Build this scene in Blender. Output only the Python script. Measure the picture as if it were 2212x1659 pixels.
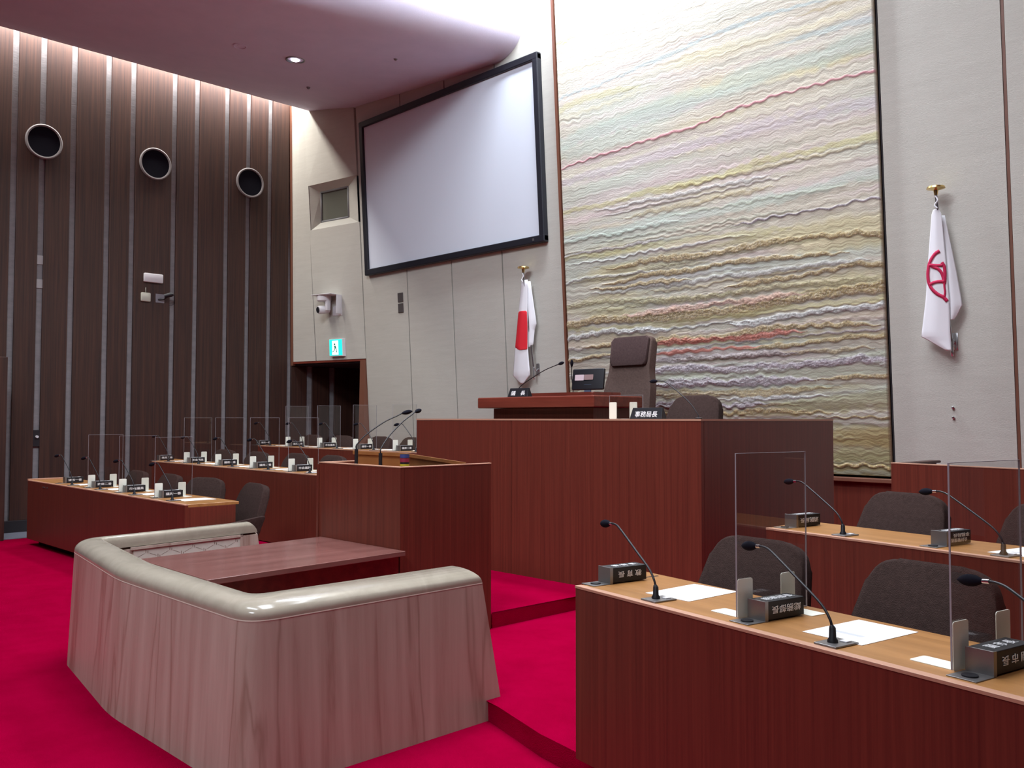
import bpy, bmesh, math, random
import numpy as np
from mathutils import Vector, Matrix, Euler
random.seed(7); np.random.seed(7)
for o in list(bpy.data.objects): bpy.data.objects.remove(o)
S = bpy.context.scene
COL = S.collection
# ------------------------------------------------------------ camera
cam_d = bpy.data.cameras.new('camera'); cam_d.sensor_width = 36.0; cam_d.lens = 1949/2212*36
cam_d.clip_end = 100; cam_d.clip_start = .05
cam = bpy.data.objects.new('camera', cam_d); COL.objects.link(cam); S.camera = cam
YAW, PITCH, ROLL = math.radians(45.64), math.radians(2.2), math.radians(-.085)
F = Vector((-math.sin(YAW)*math.cos(PITCH), math.cos(YAW)*math.cos(PITCH), math.sin(PITCH)))
Rr = Vector((math.cos(YAW), math.sin(YAW), 0)); Dn = F.cross(Rr)
Rt = Rr*math.cos(ROLL)+Dn*math.sin(ROLL); Dw = -Rr*math.sin(ROLL)+Dn*math.cos(ROLL)
M = Matrix((( Rt.x,-Dw.x,-F.x,0),(Rt.y,-Dw.y,-F.y,0),(Rt.z,-Dw.z,-F.z,1.5),(0,0,0,1)))
cam.matrix_world = M
# ------------------------------------------------------------ world, exposure
w = bpy.data.worlds.new('world'); S.world = w; w.use_nodes = True
w.node_tree.nodes['Background'].inputs[0].default_value = (.8,.85,1,1)
w.node_tree.nodes['Background'].inputs[1].default_value = .02
S.view_settings.view_transform = 'Standard'; S.view_settings.look = 'None'
S.view_settings.exposure = 0.0; S.view_settings.gamma = 1.0; S.view_settings.use_curve_mapping = False
# ------------------------------------------------------------ the room's lights, plus added fill
def area(name, loc, target, sx, sy, power, col=(1,1,1), spread=180):
    l = bpy.data.lights.new(name,'AREA'); l.shape='RECTANGLE'; l.size=sx; l.size_y=sy; l.energy=power; l.color=col
    l.spread = math.radians(spread)
    o = bpy.data.objects.new(name,l); COL.objects.link(o); o.location = loc
    d = Vector(target)-Vector(loc); o.rotation_euler = d.to_track_quat('-Z','Y').to_euler()
    return o
COOL = (.86,.92,1.0)
area('ceiling_luminaire', (-3.4,3.6,8.3), (-3.4,3.61,0), 3.5, 2.5, 230, COOL, 110)   # over the members' desks
area('ceiling_luminaire', (-4.6,0.3,8.4), (-7.5,7.5,1.5), 4, 2, 540, COOL, 150)        # towards the front wall
area('wall_washer', (-6.3,7.0,8.0), (-6.6,8.0,5.2), 2.6, .3, 430, COOL)             # slot above the tapestry
area('wall_washer', (-3.3,6.9,8.2), (-3.2,8.0,4.0), 2.4, .3, 90, COOL)
area('fill_behind_viewer', (-1.0,-4.2,7.6), (-4.3,2.2,.5), 3, 1.5, 95, COOL, 95)       # added fill behind the viewer, brightens the stone and front faces
area('cove_tube', (-12.84,3.6,6.85), (-12.98,3.6,6.0), .12, 8.2, 330, (1,.96,.90))    # cove between soffit and timber wall
COVE = bpy.data.objects['cove_tube']; COVE.rotation_euler = (0, math.radians(10), 0)
for (dx,dy,pw) in ((-10.23,6.03,70),(-9.3,4.2,80),(-10.9,3.7,70),(-8.8,2.0,40)):  # first beam is the lit downlight; the others are added to brighten the left
    l = bpy.data.lights.new('downlight_and_fill','SPOT'); l.energy=pw; l.spot_size=math.radians(85); l.spot_blend=.7; l.shadow_soft_size=.05; l.color=COOL
    o = bpy.data.objects.new('downlight_and_fill',l); COL.objects.link(o); o.location=(dx,dy,6.1)

# ------------------------------------------------------------ helpers
def mat(name, col, rough=.5, metal=0., spec=.5, emit=None, estr=0.):
    m = bpy.data.materials.new(name); m.use_nodes = True
    b = m.node_tree.nodes['Principled BSDF']
    b.inputs['Base Color'].default_value = (*col,1); b.inputs['Roughness'].default_value = rough
    b.inputs['Metallic'].default_value = metal; b.inputs['Specular IOR Level'].default_value = spec
    if emit: b.inputs['Emission Color'].default_value = (*emit,1); b.inputs['Emission Strength'].default_value = estr
    return m
def tex(m, cols, scale, mscale=(1,1,1), detail=4, bump=0., coord='Object', pos=None, rough=.6, bscale=None, distort=0.):
    """colour ramp over a noise stretched by mscale; optional bump from a finer noise"""
    nt = m.node_tree; N = nt.nodes; L = nt.links; b = N['Principled BSDF']
    tc = N.new('ShaderNodeTexCoord'); mp = N.new('ShaderNodeMapping'); mp.inputs['Scale'].default_value = mscale
    L.new(tc.outputs[coord], mp.inputs[0])
    n = N.new('ShaderNodeTexNoise'); n.inputs['Scale'].default_value = scale; n.inputs['Detail'].default_value = detail
    n.inputs['Roughness'].default_value = rough; n.inputs['Distortion'].default_value = distort
    L.new(mp.outputs[0], n.inputs['Vector'])
    r = N.new('ShaderNodeValToRGB'); e = r.color_ramp.elements
    k = len(cols); pos = pos or [.3+.4*i/(k-1) for i in range(k)]
    e[0].position = pos[0]; e[0].color = (*cols[0],1); e[1].position = pos[-1]; e[1].color = (*cols[-1],1)
    for i in range(1,k-1):
        q = e.new(pos[i]); q.color = (*cols[i],1)
    L.new(n.outputs['Fac'], r.inputs[0]); L.new(r.outputs[0], b.inputs['Base Color'])
    if bump:
        n2 = N.new('ShaderNodeTexNoise'); n2.inputs['Scale'].default_value = bscale or scale*3; n2.inputs['Detail'].default_value = 3
        L.new(mp.outputs[0], n2.inputs['Vector'])
        bp = N.new('ShaderNodeBump'); bp.inputs['Strength'].default_value = bump; bp.inputs['Distance'].default_value = .01
        L.new(n2.outputs['Fac'], bp.inputs['Height']); L.new(bp.outputs[0], b.inputs['Normal'])
    return m
MT = {}
def wood(name, dark, light, axis, rough=.4, sc=9.):
    ms = {'z':(sc,sc,.45),'x':(.45,sc,sc),'y':(sc,.45,sc)}[axis]
    return tex(mat(name,(0,0,0),rough), [dark,tuple((a+b)/2 for a,b in zip(dark,light)),light], 1.6, ms, 6, coord='Object', rough=.7, distort=.25)
MT['mahog'] = wood('mahogany veneer vertical',(.098,.019,.012),(.172,.036,.021),'z',.4,34.)
MT['mahog_x'] = wood('mahogany veneer horizontal',(.10,.018,.012),(.21,.045,.028),'x',.3)
MT['oak_top'] = wood('oak desktop',(.30,.135,.040),(.46,.22,.075),'x',.32,7.)
MT['oak_y'] = wood('oak lectern',(.26,.10,.03),(.36,.15,.05),'x',.4,7.)
MT['edge'] = mat('pale edge banding',(.50,.27,.18),.45)
MT['table_top'] = wood('polished table top',(.17,.07,.06),(.27,.12,.105),'y',.16,6.)
MT['wallwood'] = wood('walnut wall boards',(.020,.0085,.008),(.078,.031,.019),'z',.5,24.)
MT['trimwood'] = mat('wood trim',(.16,.06,.035),.5)
MT['carpet'] = tex(mat('red carpet',(0,0,0),.95,spec=.0),[(.30,.0003,.026),(.37,.0005,.036)],3,(1,1,1),8,.8,bscale=260)
MT['greyfloor'] = mat('grey floor',(.12,.13,.17),.8)
MT['fabric'] = tex(mat('beige wall fabric',(0,0,0),.9,spec=.2),[(.47,.455,.41),(.53,.515,.465)],2.2,(1,1,9),10,.35,bscale=60,rough=.8)
MT['strip'] = tex(mat('grey strip fabric',(0,0,0),.9,spec=.2),[(.22,.215,.225),(.28,.27,.28)],6,(1,1,3),6,.3)
MT['dark'] = mat('dark gap',(.02,.017,.02),.9)
MT['recess'] = mat('dark recess paint',(.02,.016,.02),.9)
MT['soffit'] = tex(mat('painted soffit',(0,0,0),.9,spec=.2),[(.60,.57,.70),(.65,.61,.74)],3,(1,1,1),4,.1,bscale=120)
MT['white_ceil'] = mat('white ceiling',(.8,.8,.8),.9)
MT['plaster'] = mat('plaster wall',(.16,.15,.16),.9)
MT['black'] = mat('black plastic',(.007,.007,.011),.5)
MT['blackmatte'] = mat('black foam',(.010,.010,.016),.95,spec=.08)
MT['frame'] = mat('black screen frame',(.010,.011,.018),.5)
MT['screen'] = mat('white projection cloth',(.66,.71,.80),.85,spec=.2)
MT['silver'] = mat('brushed metal',(.26,.25,.25),.38,.8)
MT['brass'] = mat('brass',(.75,.55,.22),.25,1.)
MT['chrome'] = mat('chrome',(.6,.6,.62),.25,1.)
MT['ivory'] = mat('ivory plastic',(.84,.84,.74),.5)
MT['white'] = mat('white plastic',(.72,.71,.74),.45)
MT['cream'] = mat('cream plastic',(.55,.56,.48),.5)
MT['paper'] = mat('white paper',(.88,.88,.88),.8)
MT['ink'] = mat('pale print',(.55,.56,.58),.8)
MT['letter'] = mat('white lettering',(.80,.80,.82),.6)
MT['chair'] = tex(mat('brown chair fabric',(0,0,0),.95,spec=.15),[(.034,.0195,.017),(.053,.031,.027)],60,(1,1,1),4,.5,bscale=300)
MT['chair_lit'] = tex(mat('brown chair fabric brightened as lit',(0,0,0),.95,spec=.15),[(.085,.055,.048),(.12,.08,.068)],60,(1,1,1),4,.3,bscale=300)  # lighter base colour stands in for stronger light on the presiding chair
MT['chair2'] = tex(mat('dark brown chair pad',(0,0,0),.95,spec=.15),[(.060,.036,.036),(.085,.054,.052)],60,(1,1,1),4,.5,bscale=300)
MT['shell'] = mat('dark chair shell',(.02,.014,.016),.6)
MT['flag'] = mat('white flag cloth',(.80,.80,.84),.8)
MT['red'] = mat('flag red',(.70,.015,.03),.8)
MT['crim'] = mat('crimson emblem',(.50,.010,.07),.8)
MT['glow_g'] = mat('lit green sign',(.0,.3,.25),.5,emit=(.02,.85,.72),estr=1.1)
MT['glow_w'] = mat('lit white sign',(.8,.8,.8),.5,emit=(.85,1,.96),estr=1.3)
MT['lamp'] = mat('lamp glow',(1,1,1),.5,emit=(.85,.88,1),estr=9)
MT['glasspane'] = mat('dark window pane',(.12,.12,.10),.15)
MT['winframe'] = mat('grey window frame',(.20,.20,.21),.5)
# stone
def stone(name, cols, rough, sc=(7,7,.30)):
    m = tex(mat(name,(0,0,0),rough), cols, 1.5, sc, 6, coord='Object', rough=.6, distort=.4, pos=[.30,.42,.52,.70])
    N=m.node_tree.nodes; L=m.node_tree.links; b=N['Principled BSDF']; src=b.inputs['Base Color'].links[0].from_socket
    tc=N.new('ShaderNodeTexCoord'); mp=N.new('ShaderNodeMapping'); mp.inputs['Scale'].default_value=(1.1,1.1,.10); mp.inputs['Location'].default_value=(3.1,1.7,.4)
    n=N.new('ShaderNodeTexNoise'); n.inputs['Scale'].default_value=1.6; n.inputs['Detail'].default_value=5; n.inputs['Distortion'].default_value=.3
    r=N.new('ShaderNodeValToRGB'); e=r.color_ramp.elements; e[0].position=.488; e[0].color=(0,0,0,1); e[1].position=.512; e[1].color=(0,0,0,1)
    q=e.new(.50); q.color=(.42,.42,.42,1)
    mx=N.new('ShaderNodeMix'); mx.data_type='RGBA'; mx.inputs[7].default_value=(.20,.10,.06,1)
    L.new(tc.outputs['Object'],mp.inputs[0]); L.new(mp.outputs[0],n.inputs['Vector']); L.new(n.outputs['Fac'],r.inputs[0]); L.new(r.outputs[0],mx.inputs[0]); L.new(src,mx.inputs[6]); L.new(mx.outputs[2],b.inputs['Base Color'])
    return m
MT['stone'] = stone('veined travertine',[(.33,.205,.16),(.45,.335,.28),(.49,.385,.325),(.56,.465,.395)],.33)
MT['cap'] = tex(mat('polished beige marble',(0,0,0),.16),[(.34,.30,.235),(.43,.38,.305)],6,(1,1,1),8,distort=1.)
MT['groove'] = mat('pale joint',(.75,.72,.60),.6)
MT['inlay'] = tex(mat('patterned cloth panel',(0,0,0),.8),[(.60,.56,.49),(.66,.62,.55)],20)
MT['motif'] = mat('brown motif',(.18,.10,.07),.8)
def acrylic():
    m = bpy.data.materials.new('clear acrylic'); m.use_nodes = True; nt = m.node_tree; N=nt.nodes; L=nt.links
    N.remove(N['Principled BSDF']); out = N['Material Output']
    gi = N.new('ShaderNodeNewGeometry'); io = N.new('ShaderNodeMix'); io.data_type='FLOAT'; io.inputs[2].default_value=1.49; io.inputs[3].default_value=1/1.49
    L.new(gi.outputs['Backfacing'],io.inputs[0])   # same pane reflectance seen from inside the slab
    t = N.new('ShaderNodeBsdfTransparent'); t.inputs[0].default_value=(.965,.965,.965,1)
    g = N.new('ShaderNodeBsdfGlossy'); g.inputs['Roughness'].default_value=.0; g.inputs[0].default_value=(1,1,1,1)
    f = N.new('ShaderNodeFresnel'); L.new(io.outputs[0],f.inputs[0]); mx = N.new('ShaderNodeMixShader')
    L.new(f.outputs[0],mx.inputs[0]); L.new(t.outputs[0],mx.inputs[1]); L.new(g.outputs[0],mx.inputs[2]); L.new(mx.outputs[0],out.inputs[0])
    return m
MT['acrylic'] = acrylic()
MT['acredge'] = mat('frosted acrylic edge',(.34,.32,.35),.5)

class MB:
    """collects geometry; build() links it as ONE mesh object"""
    def __init__(s): s.bm = bmesh.new(); s.mats=[]
    def mi(s, m):
        if m is None: return 0
        if m not in s.mats: s.mats.append(m)
        return s.mats.index(m)
    def box(s, x0,x1,y0,y1,z0,z1, bev=0., m=None, M=None, seg=2):
        r = bmesh.ops.create_cube(s.bm, size=1.)
        vs = r['verts']
        for v in vs: v.co = Vector(((x0+x1)/2+v.co.x*(x1-x0),(y0+y1)/2+v.co.y*(y1-y0),(z0+z1)/2+v.co.z*(z1-z0)))
        return s._fin(vs, bev, m, M, seg)
    def hexa(s, pts, bev=0., m=None, M=None, seg=2):
        """8 corners: bottom 4 ccw, top 4 ccw"""
        vs=[s.bm.verts.new(p) for p in pts]
        for f in ((3,2,1,0),(4,5,6,7),(0,1,5,4),(1,2,6,5),(2,3,7,6),(3,0,4,7)): s.bm.faces.new([vs[i] for i in f])
        return s._fin(vs, bev, m, M, seg)
    def _fin(s, vs, bev, m, M, seg):
        i = s.mi(m); fs=set(f for v in vs for f in v.link_faces)
        for f in fs: f.material_index=i
        if bev>0:
            es=list(set(e for v in vs for e in v.link_edges))
            r = bmesh.ops.bevel(s.bm, geom=es, offset=bev, segments=seg, profile=.5, affect='EDGES', clamp_overlap=True)
            vs = list(set(v for f in r['faces'] for v in f.verts)|set(v for v in vs if v.is_valid))
            for f in r['faces']: f.material_index=i
        if M is not None:
            for v in vs: v.co = M@v.co
        return vs
    def slab(s, outline, t, bev=0., m=None, M=None, seg=3):
        """outline in local xy, extruded z 0..t"""
        vb=[s.bm.verts.new((x,y,0)) for x,y in outline]; vt=[s.bm.verts.new((x,y,t)) for x,y in outline]; n=len(vb)
        area=sum(outline[i][0]*outline[(i+1)%n][1]-outline[(i+1)%n][0]*outline[i][1] for i in range(n))
        if area<0: vb.reverse(); vt.reverse()
        fb=s.bm.faces.new(list(reversed(vb))); ft=s.bm.faces.new(vt)
        side=[s.bm.faces.new((vb[i],vb[(i+1)%n],vt[(i+1)%n],vt[i])) for i in range(n)]
        i=s.mi(m)
        for f in [fb,ft]+side: f.material_index=i
        vs=vb+vt
        if bev>0:
            es=list(fb.edges)+list(ft.edges)
            r=bmesh.ops.bevel(s.bm, geom=es, offset=bev, segments=seg, profile=.5, affect='EDGES', clamp_overlap=True)
            vs=list(set(v for f in r['faces'] for v in f.verts)|set(v for v in vs if v.is_valid))
            for f in r['faces']: f.material_index=i
        if M is not None:
            for v in vs: v.co=M@v.co
        return vs
    def tube(s, pts, r, n=10, m=None, cap=True):
        pts=[Vector(p) for p in pts]; R=r if isinstance(r,(list,tuple)) else [r]*len(pts); rings=[]; i=s.mi(m)
        up=None
        for k,p in enumerate(pts):
            d=(pts[min(k+1,len(pts)-1)]-pts[max(k-1,0)]).normalized()
            if up is None: up=d.orthogonal().normalized()
            up=(up-d*up.dot(d)).normalized(); sd=d.cross(up)
            rings.append([s.bm.verts.new(p+(up*math.cos(a)+sd*math.sin(a))*R[k]) for a in [2*math.pi*j/n for j in range(n)]])
        for a,b in zip(rings,rings[1:]):
            for j in range(n):
                f=s.bm.faces.new((a[j],a[(j+1)%n],b[(j+1)%n],b[j])); f.material_index=i; f.smooth=True
        if cap:
            f=s.bm.faces.new(list(reversed(rings[0]))); f.material_index=i
            f=s.bm.faces.new(rings[-1]); f.material_index=i
        return rings
    def grid(s, P, m=None, smooth=True):
        """P: 2d list of points"""
        i=s.mi(m); V=[[s.bm.verts.new(p) for p in row] for row in P]
        for a,b in zip(V,V[1:]):
            for j in range(len(a)-1):
                f=s.bm.faces.new((a[j],a[j+1],b[j+1],b[j])); f.material_index=i; f.smooth=smooth
        return V
    def build(s, name, m, parent=None, smooth=False, loc=None, rotz=None, shade=None):
        if m is not None and not s.mats: s.mats=[m]
        bmesh.ops.recalc_face_normals(s.bm, faces=s.bm.faces)
        me=bpy.data.meshes.new(name); s.bm.to_mesh(me); s.bm.free()
        for q in s.mats: me.materials.append(q)
        if smooth:
            me.polygons.foreach_set('use_smooth',[True]*len(me.polygons))
            try: me.set_sharp_from_angle(angle=math.radians(shade or 35))
            except Exception: pass
        o=bpy.data.objects.new(name,me); COL.objects.link(o)
        if parent: o.parent=parent
        if loc is not None: o.location=loc
        if rotz is not None: o.rotation_euler=(0,0,rotz)
        return o
def tag(o, label=None, cat=None, group=None, kind=None):
    if label: o['label']=label
    if cat: o['category']=cat
    if group: o['group']=group
    if kind: o['kind']=kind
    return o
def thing(name, label, cat, loc=(0,0,0), rotz=0, group=None):
    o=bpy.data.objects.new(name,None); COL.objects.link(o); o.location=loc; o.rotation_euler=(0,0,rotz); o.empty_display_size=.1
    return tag(o,label,cat,group)
def struct(o): o['kind']='structure'; return o
def dup(root, loc, rotz, label, group=None):
    def cp(o,par):
        c=o.copy(); COL.objects.link(c); c.parent=par
        if par: c.matrix_parent_inverse=o.matrix_parent_inverse.copy()
        for ch in list(o.children): cp(ch,c)
        return c
    r=cp(root,None); r.location=loc; r.rotation_euler=(0,0,rotz); r['label']=label
    if group: r['group']=group
    return r
def rrect(w,h,r,n=4,cx=0,cy=0):
    p=[]
    for sx,sy,a0 in ((1,1,0),(-1,1,90),(-1,-1,180),(1,-1,270)):
        for k in range(n+1):
            a=math.radians(a0+90*k/n); p.append((cx+sx*(w/2-r)+r*math.cos(a),cy+sy*(h/2-r)+r*math.sin(a)))
    return p
def rpoly(pts,r,n=4):
    """round the corners of a 2d polygon"""
    out=[];N=len(pts)
    for i in range(N):
        p=Vector(pts[i]);a=Vector(pts[i-1]);b=Vector(pts[(i+1)%N]); rr=r[i] if isinstance(r,(list,tuple)) else r
        d1=(a-p);d2=(b-p); q1=p+d1.normalized()*min(rr,d1.length*.45); q2=p+d2.normalized()*min(rr,d2.length*.45)
        if rr<=0: out.append((p.x,p.y)); continue
        for k in range(n+1):
            t=k/n; q=q1*(1-t)**2+p*2*t*(1-t)+q2*t*t; out.append((q.x,q.y))
    return out
def text_mesh(body, size, name, m, parent, Mx, ext=.001, fit=None):
    c=bpy.data.curves.new('t','FONT'); c.body=body; c.size=size; c.align_x='CENTER'; c.align_y='CENTER'; c.extrude=ext; c.offset=size*.007; c.resolution_u=2
    t=bpy.data.objects.new('t',c); COL.objects.link(t)
    bpy.context.view_layer.update()
    dg=bpy.context.evaluated_depsgraph_get(); me=bpy.data.meshes.new_from_object(t.evaluated_get(dg))
    bpy.data.objects.remove(t)
    if fit and len(me.vertices):
        xs=[v.co.x for v in me.vertices]; ys=[v.co.y for v in me.vertices]; W=max(xs)-min(xs); H=max(ys)-min(ys); cx=(max(xs)+min(xs))/2; cy=(max(ys)+min(ys))/2
        for v in me.vertices: v.co.x=(v.co.x-cx)*fit[0]/W; v.co.y=(v.co.y-cy)*fit[1]/H
    me.transform(Mx); me.materials.clear(); me.materials.append(m)
    o=bpy.data.objects.new(name,me); COL.objects.link(o); o.parent=parent
    return o
# ============================================================ SETTING
XL=-13.05
def wy(X,z): return 8.12-.06*(z-1.5)+(.236-.028*(z-2.4))*min(0,X+11.5)
def WP(X,z,off=0): return Vector((X, wy(X,z)-off, z))     # point on the front wall, off = metres into the room
b=MB(); b.box(-13.4,7,-7,10.5,-.2,0); struct(b.build('floor',MT['carpet']))
b=MB(); b.box(XL,-12.35,-7,9.4,-.1,.006); struct(b.build('floor_border',MT['greyfloor']))
# carpeted steps
def plat(name,poly,z0,z1,bev=.018):
    b=MB(); b.slab(poly,z1-z0,bev,seg=3,M=Matrix.Translation((0,0,z0))); return struct(b.build(name,MT['carpet'],smooth=True))
plat('step_platform',[(-6.35,3.11),(-3.38,3.11),(-3.22,3.06),(-2.82,2.935),(-2.56,2.885),(2.5,1.87),(2.5,9),(-6.35,9)],-.05,.10)
plat('step_platform',[(-6.1,4.16),(-4.44,4.16),(-4.44,5.34),(-2.2,5.34),(-2.2,9),(-7.0,9),(-7.0,5.34),(-6.1,5.34)],.05,.20)
RA=math.radians(-11.3); RU=Vector((math.cos(RA),math.sin(RA),0)); RV=Vector((-math.sin(RA),math.cos(RA),0))
R1O=Vector((-2.47,2.779,0)); R2O=Vector((-2.513,4.357,0)); R3O=Vector((-2.585,6.12,0))
def RP(O,u,v,z=0): p=O+RU*u+RV*v; return Vector((p.x,p.y,z))
def q2(O,l): return [tuple(RP(O,u,v).xy) for u,v in l]
plat('step_platform',q2(R1O,[(.0,1.12),(4.5,1.12),(4.5,6),(0,6)]),.09,.203)
plat('step_platform',q2(R3O,[(.0,-.55),(4.0,-.55),(4.0,3),(.0,3)]),.15,.48)
plat('step_platform',[(-12.4,4.75),(-7.0,4.75),(-7.0,9),(-12.4,9)],-.05,.19)
plat('step_platform',[(-12.9,6.35),(-7.0,6.35),(-7.0,9),(-12.9,9)],.1,.36)
plat('step_platform',[(-6.65,5.95),(-3.66,5.95),(-3.66,7.25),(-6.65,7.25)],.15,.80)
plat('step_platform',[(-6.5,6.80),(-4.9,6.80),(-4.9,7.6),(-6.5,7.6)],.7,1.0)
# left timber wall: grey backing, boards in front
b=MB(); b.box(XL-.2,XL,-7,9.4,-.1,8.2); wl=struct(b.build('wall_left',MT['strip']))
strips=[3.17,3.54,3.885,4.28,4.74,5.09,5.70,6.05,6.535,6.90,7.28,7.66]
edges=[-7]+[y for s in [-6.3,-5.5,-4.8,-3.9,-3.1,-2.3,-1.4,-.6,.2,.9,1.6,2.4]+strips for y in (s-.043,s+.037)]+[7.98]
for i in range(0,len(edges),2):
    b=MB(); b.box(XL-.01,XL+.035,edges[i],edges[i+1],.16,7.6,.004); b.build('timber_board',MT['wallwood'],wl)
for y0,y1 in ((8.10,8.42),(8.53,9.4)):
    b=MB(); b.box(XL-.01,XL+.035,y0,y1,.4,2.35,.004); b.build('timber_board',MT['wallwood'],wl)
b=MB(); b.box(XL,XL+.05,-7,7.7,.0,.16,.004); struct(b.build('baseboard_left',MT['recess']))
# short joint lines in the strips
# front wall: fabric panels on a dark backing, leaning into the room
b=MB()
def wq(X0,X1,z0,z1,off,th=.05,bot=None):
    """leaning slab on the wall: 8 corners"""
    f=[WP(X0,z0,off),WP(X1,z0,off),WP(X1,z1,off),WP(X0,z1,off)]; k=[p+Vector((0,th,0)) for p in f]
    return [f[0],f[1],k[1],k[0],f[3],f[2],k[2],k[3]]
b.hexa(wq(-11.42,3.5,0,8.6,-.06,.2)); b.hexa(wq(-13.05,-11.42,5.32,8.6,-.06,.2)); b.hexa(wq(-13.05,-11.42,2.42,4.40,-.06,.2)); b.hexa(wq(-13.05,-12.60,4.3,5.4,-.06,.2))
wf=struct(b.build('wall_front',MT['dark']))
def panel(*quads,name='fabric_panel',m='fabric'):
    b=MB()
    for q in quads: b.hexa(wq(*q))
    return b.build(name,MT[m],wf)
g=.009
# slanted seam in the corner part between X=-12.52 (z 2.4) and -12.72 (top)
def wqs(xa0,xb0,xa1,xb1,z0,z1,off=0,th=.05):
    f=[WP(xa0,z0,off),WP(xb0,z0,off),WP(xb1,z1,off),WP(xa1,z1,off)]; k=[p+Vector((0,th,0)) for p in f]
    return [f[0],f[1],k[1],k[0],f[3],f[2],k[2],k[3]]
b=MB(); b.hexa(wqs(-12.99,-12.50,-12.99,-12.73,2.42,7.4)); b.build('fabric_panel',MT['fabric'],wf)
b=MB(); sx=lambda z:-12.48-.051*(z-2.42)
b.hexa(wqs(sx(2.42),-11.46,sx(4.52),-11.48,2.42,4.52)); b.hexa(wqs(sx(5.24),-11.49,sx(7.4),-11.52,5.24,7.4))
b.hexa(wqs(sx(4.52),-12.56,sx(5.24),-12.60,4.52,5.24))
b.build('fabric_panel',MT['fabric'],wf)
for X0,X1 in ((-11.447,-10.365),(-10.343,-9.376),(-9.354,-8.373),(-8.351,-7.30)):
    b=MB(); b.hexa(wq(X0,X1,.1,7.9,0)); b.build('fabric_panel',MT['fabric'],wf)
b=MB(); b.hexa(wq(-3.40,-2.400,.1,7.9,0)); b.build('fabric_panel',MT['fabric'],wf)
b=MB(); b.hexa(wq(-2.370,3.4,.1,7.9,0)); b.build('fabric_panel',MT['fabric'],wf)
# trims
b=MB(); b.hexa(wqs(-13.04,-12.985,-13.04,-12.985,2.36,7.4,.012,.07)); struct(b.build('trim_1',MT['trimwood']))
b=MB(); b.hexa(wq(-7.295,-7.262,.8,7.9,.05,.1)); struct(b.build('trim_2',MT['trimwood']))
b=MB(); b.hexa(wq(-2.396,-2.374,.8,7.9,-.005,.04)); struct(b.build('trim_3',MT['trimwood']))
b=MB(); b.hexa(wq(-3.414,-3.404,.9,7.9,.0,.05)); struct(b.build('trim_4',MT['recess']))
# doorway recess under the corner part
b=MB()
b.slab([(-13.04,7.74),(-11.42,8.12),(-11.42,9.5),(-13.04,9.5)],.06,M=Matrix.Translation((0,0,2.36)))
b.box(-11.44,-11.3,8.15,9.5,.3,2.42)
b.box(-13.05,-11.3,9.45,9.6,.0,2.5)
struct(b.build('wall_recess',MT['recess']))
b=MB(); b.hexa([(-11.56,8.0,.3),(-11.45,8.02,.3),(-11.44,8.45,.3),(-11.46,8.45,.3),(-11.56,8.03,2.40),(-11.46,8.05,2.40),(-11.44,8.45,2.40),(-11.46,8.45,2.40)])
struct(b.build('trim_5',MT['trimwood']))
b=MB(); b.hexa([(-13.03,7.70,2.385),(-11.45,8.075,2.385),(-11.45,8.2,2.385),(-13.03,8.0,2.385),(-13.03,7.70,2.415),(-11.45,8.075,2.415),(-11.45,8.2,2.415),(-13.03,8.0,2.415)])
struct(b.build('trim_6',MT['mahog_x']))
dr=struct((lambda b:(b.box(-12.5,-11.6,9.38,9.44,.36,2.25,.004),b.build('door_1',MT['recess']))[1])(MB()))
# niche with small window
b=MB()
O=[WP(-12.585,5.24),WP(-11.50,5.24),WP(-11.50,4.52),WP(-12.545,4.52)]
D=Vector((0,.16,0)); I=[WP(-12.50,5.15)+D,WP(-11.88,5.15)+D,WP(-11.88,4.67)+D,WP(-12.50,4.67)+D]
for i in range(4): 
    j=(i+1)%4; vs=[b.bm.verts.new(p) for p in (O[i],O[j],I[j],I[i])]; b.bm.faces.new(vs)
n1=struct(b.build('wall_niche',MT['fabric']))
b=MB()
c=[I[0],I[1],I[2],I[3]]
def bar(p,q,t=.022):
    b.tube([p,q],t,4)
for i in range(4): bar(I[i],I[(i+1)%4])
wn=struct(b.build('window_1',MT['winframe']))
b=MB(); vs=[b.bm.verts.new(p+Vector((0,.01,0))) for p in I]; b.bm.faces.new(vs); b.build('window_pane',MT['glasspane'],wn)
# wainscot under the tapestry
b=MB(); b.box(-7.25,-3.30,8.06,8.2,.1,.93,.004); struct(b.build('trim_7',MT['mahog']))
b=MB(); b.box(-7.25,-3.30,8.0,8.2,.93,.965,.004); struct(b.build('trim_8',MT['trimwood']))
# soffit: cloud that meets the front wall, rolled edge on the right
prof=[(-12.58,6.80),(-12.57,6.47),(-12.53,6.44),(-12.2,6.39),(-11.5,6.28),(-10.42,6.20),(-9.4,6.13),(-8.7,6.085)]
for k in range(11):
    a=math.radians(-90+100*k/10); prof.append((-8.28+.42*math.cos(a)*1.15,6.49+.42*math.sin(a)))
prof.append((-7.80,6.75)); prof.append((-7.84,7.4))
b=MB(); ys=[8.3,7.9,6,4,2,0,-2,-4,-7]
rows=[]
for y in ys:
    row=[]
    for i,(x,z) in enumerate(prof):
        wgt=max(0,min(1,(x+10.5)/2.7)); row.append((x-(7.85-y)*math.tan(math.radians(14))*wgt if True else x, y, z))
    rows.append(row)
b.grid(rows); 
sof=struct(b.build('ceiling_soffit',MT['soffit'],smooth=True,shade=60))
b=MB(); b.box(-13.4,7,-7.2,10.4,8.6,8.8); struct(b.build('ceiling',MT['white_ceil']))
b=MB(); b.box(-13.4,7,-7.3,-7,-.1,8.7); struct(b.build('wall_back',MT['plaster']))
b=MB(); b.box(6.8,7,-7,10.4,-.1,8.7); struct(b.build('wall_right',MT['plaster']))
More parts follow.
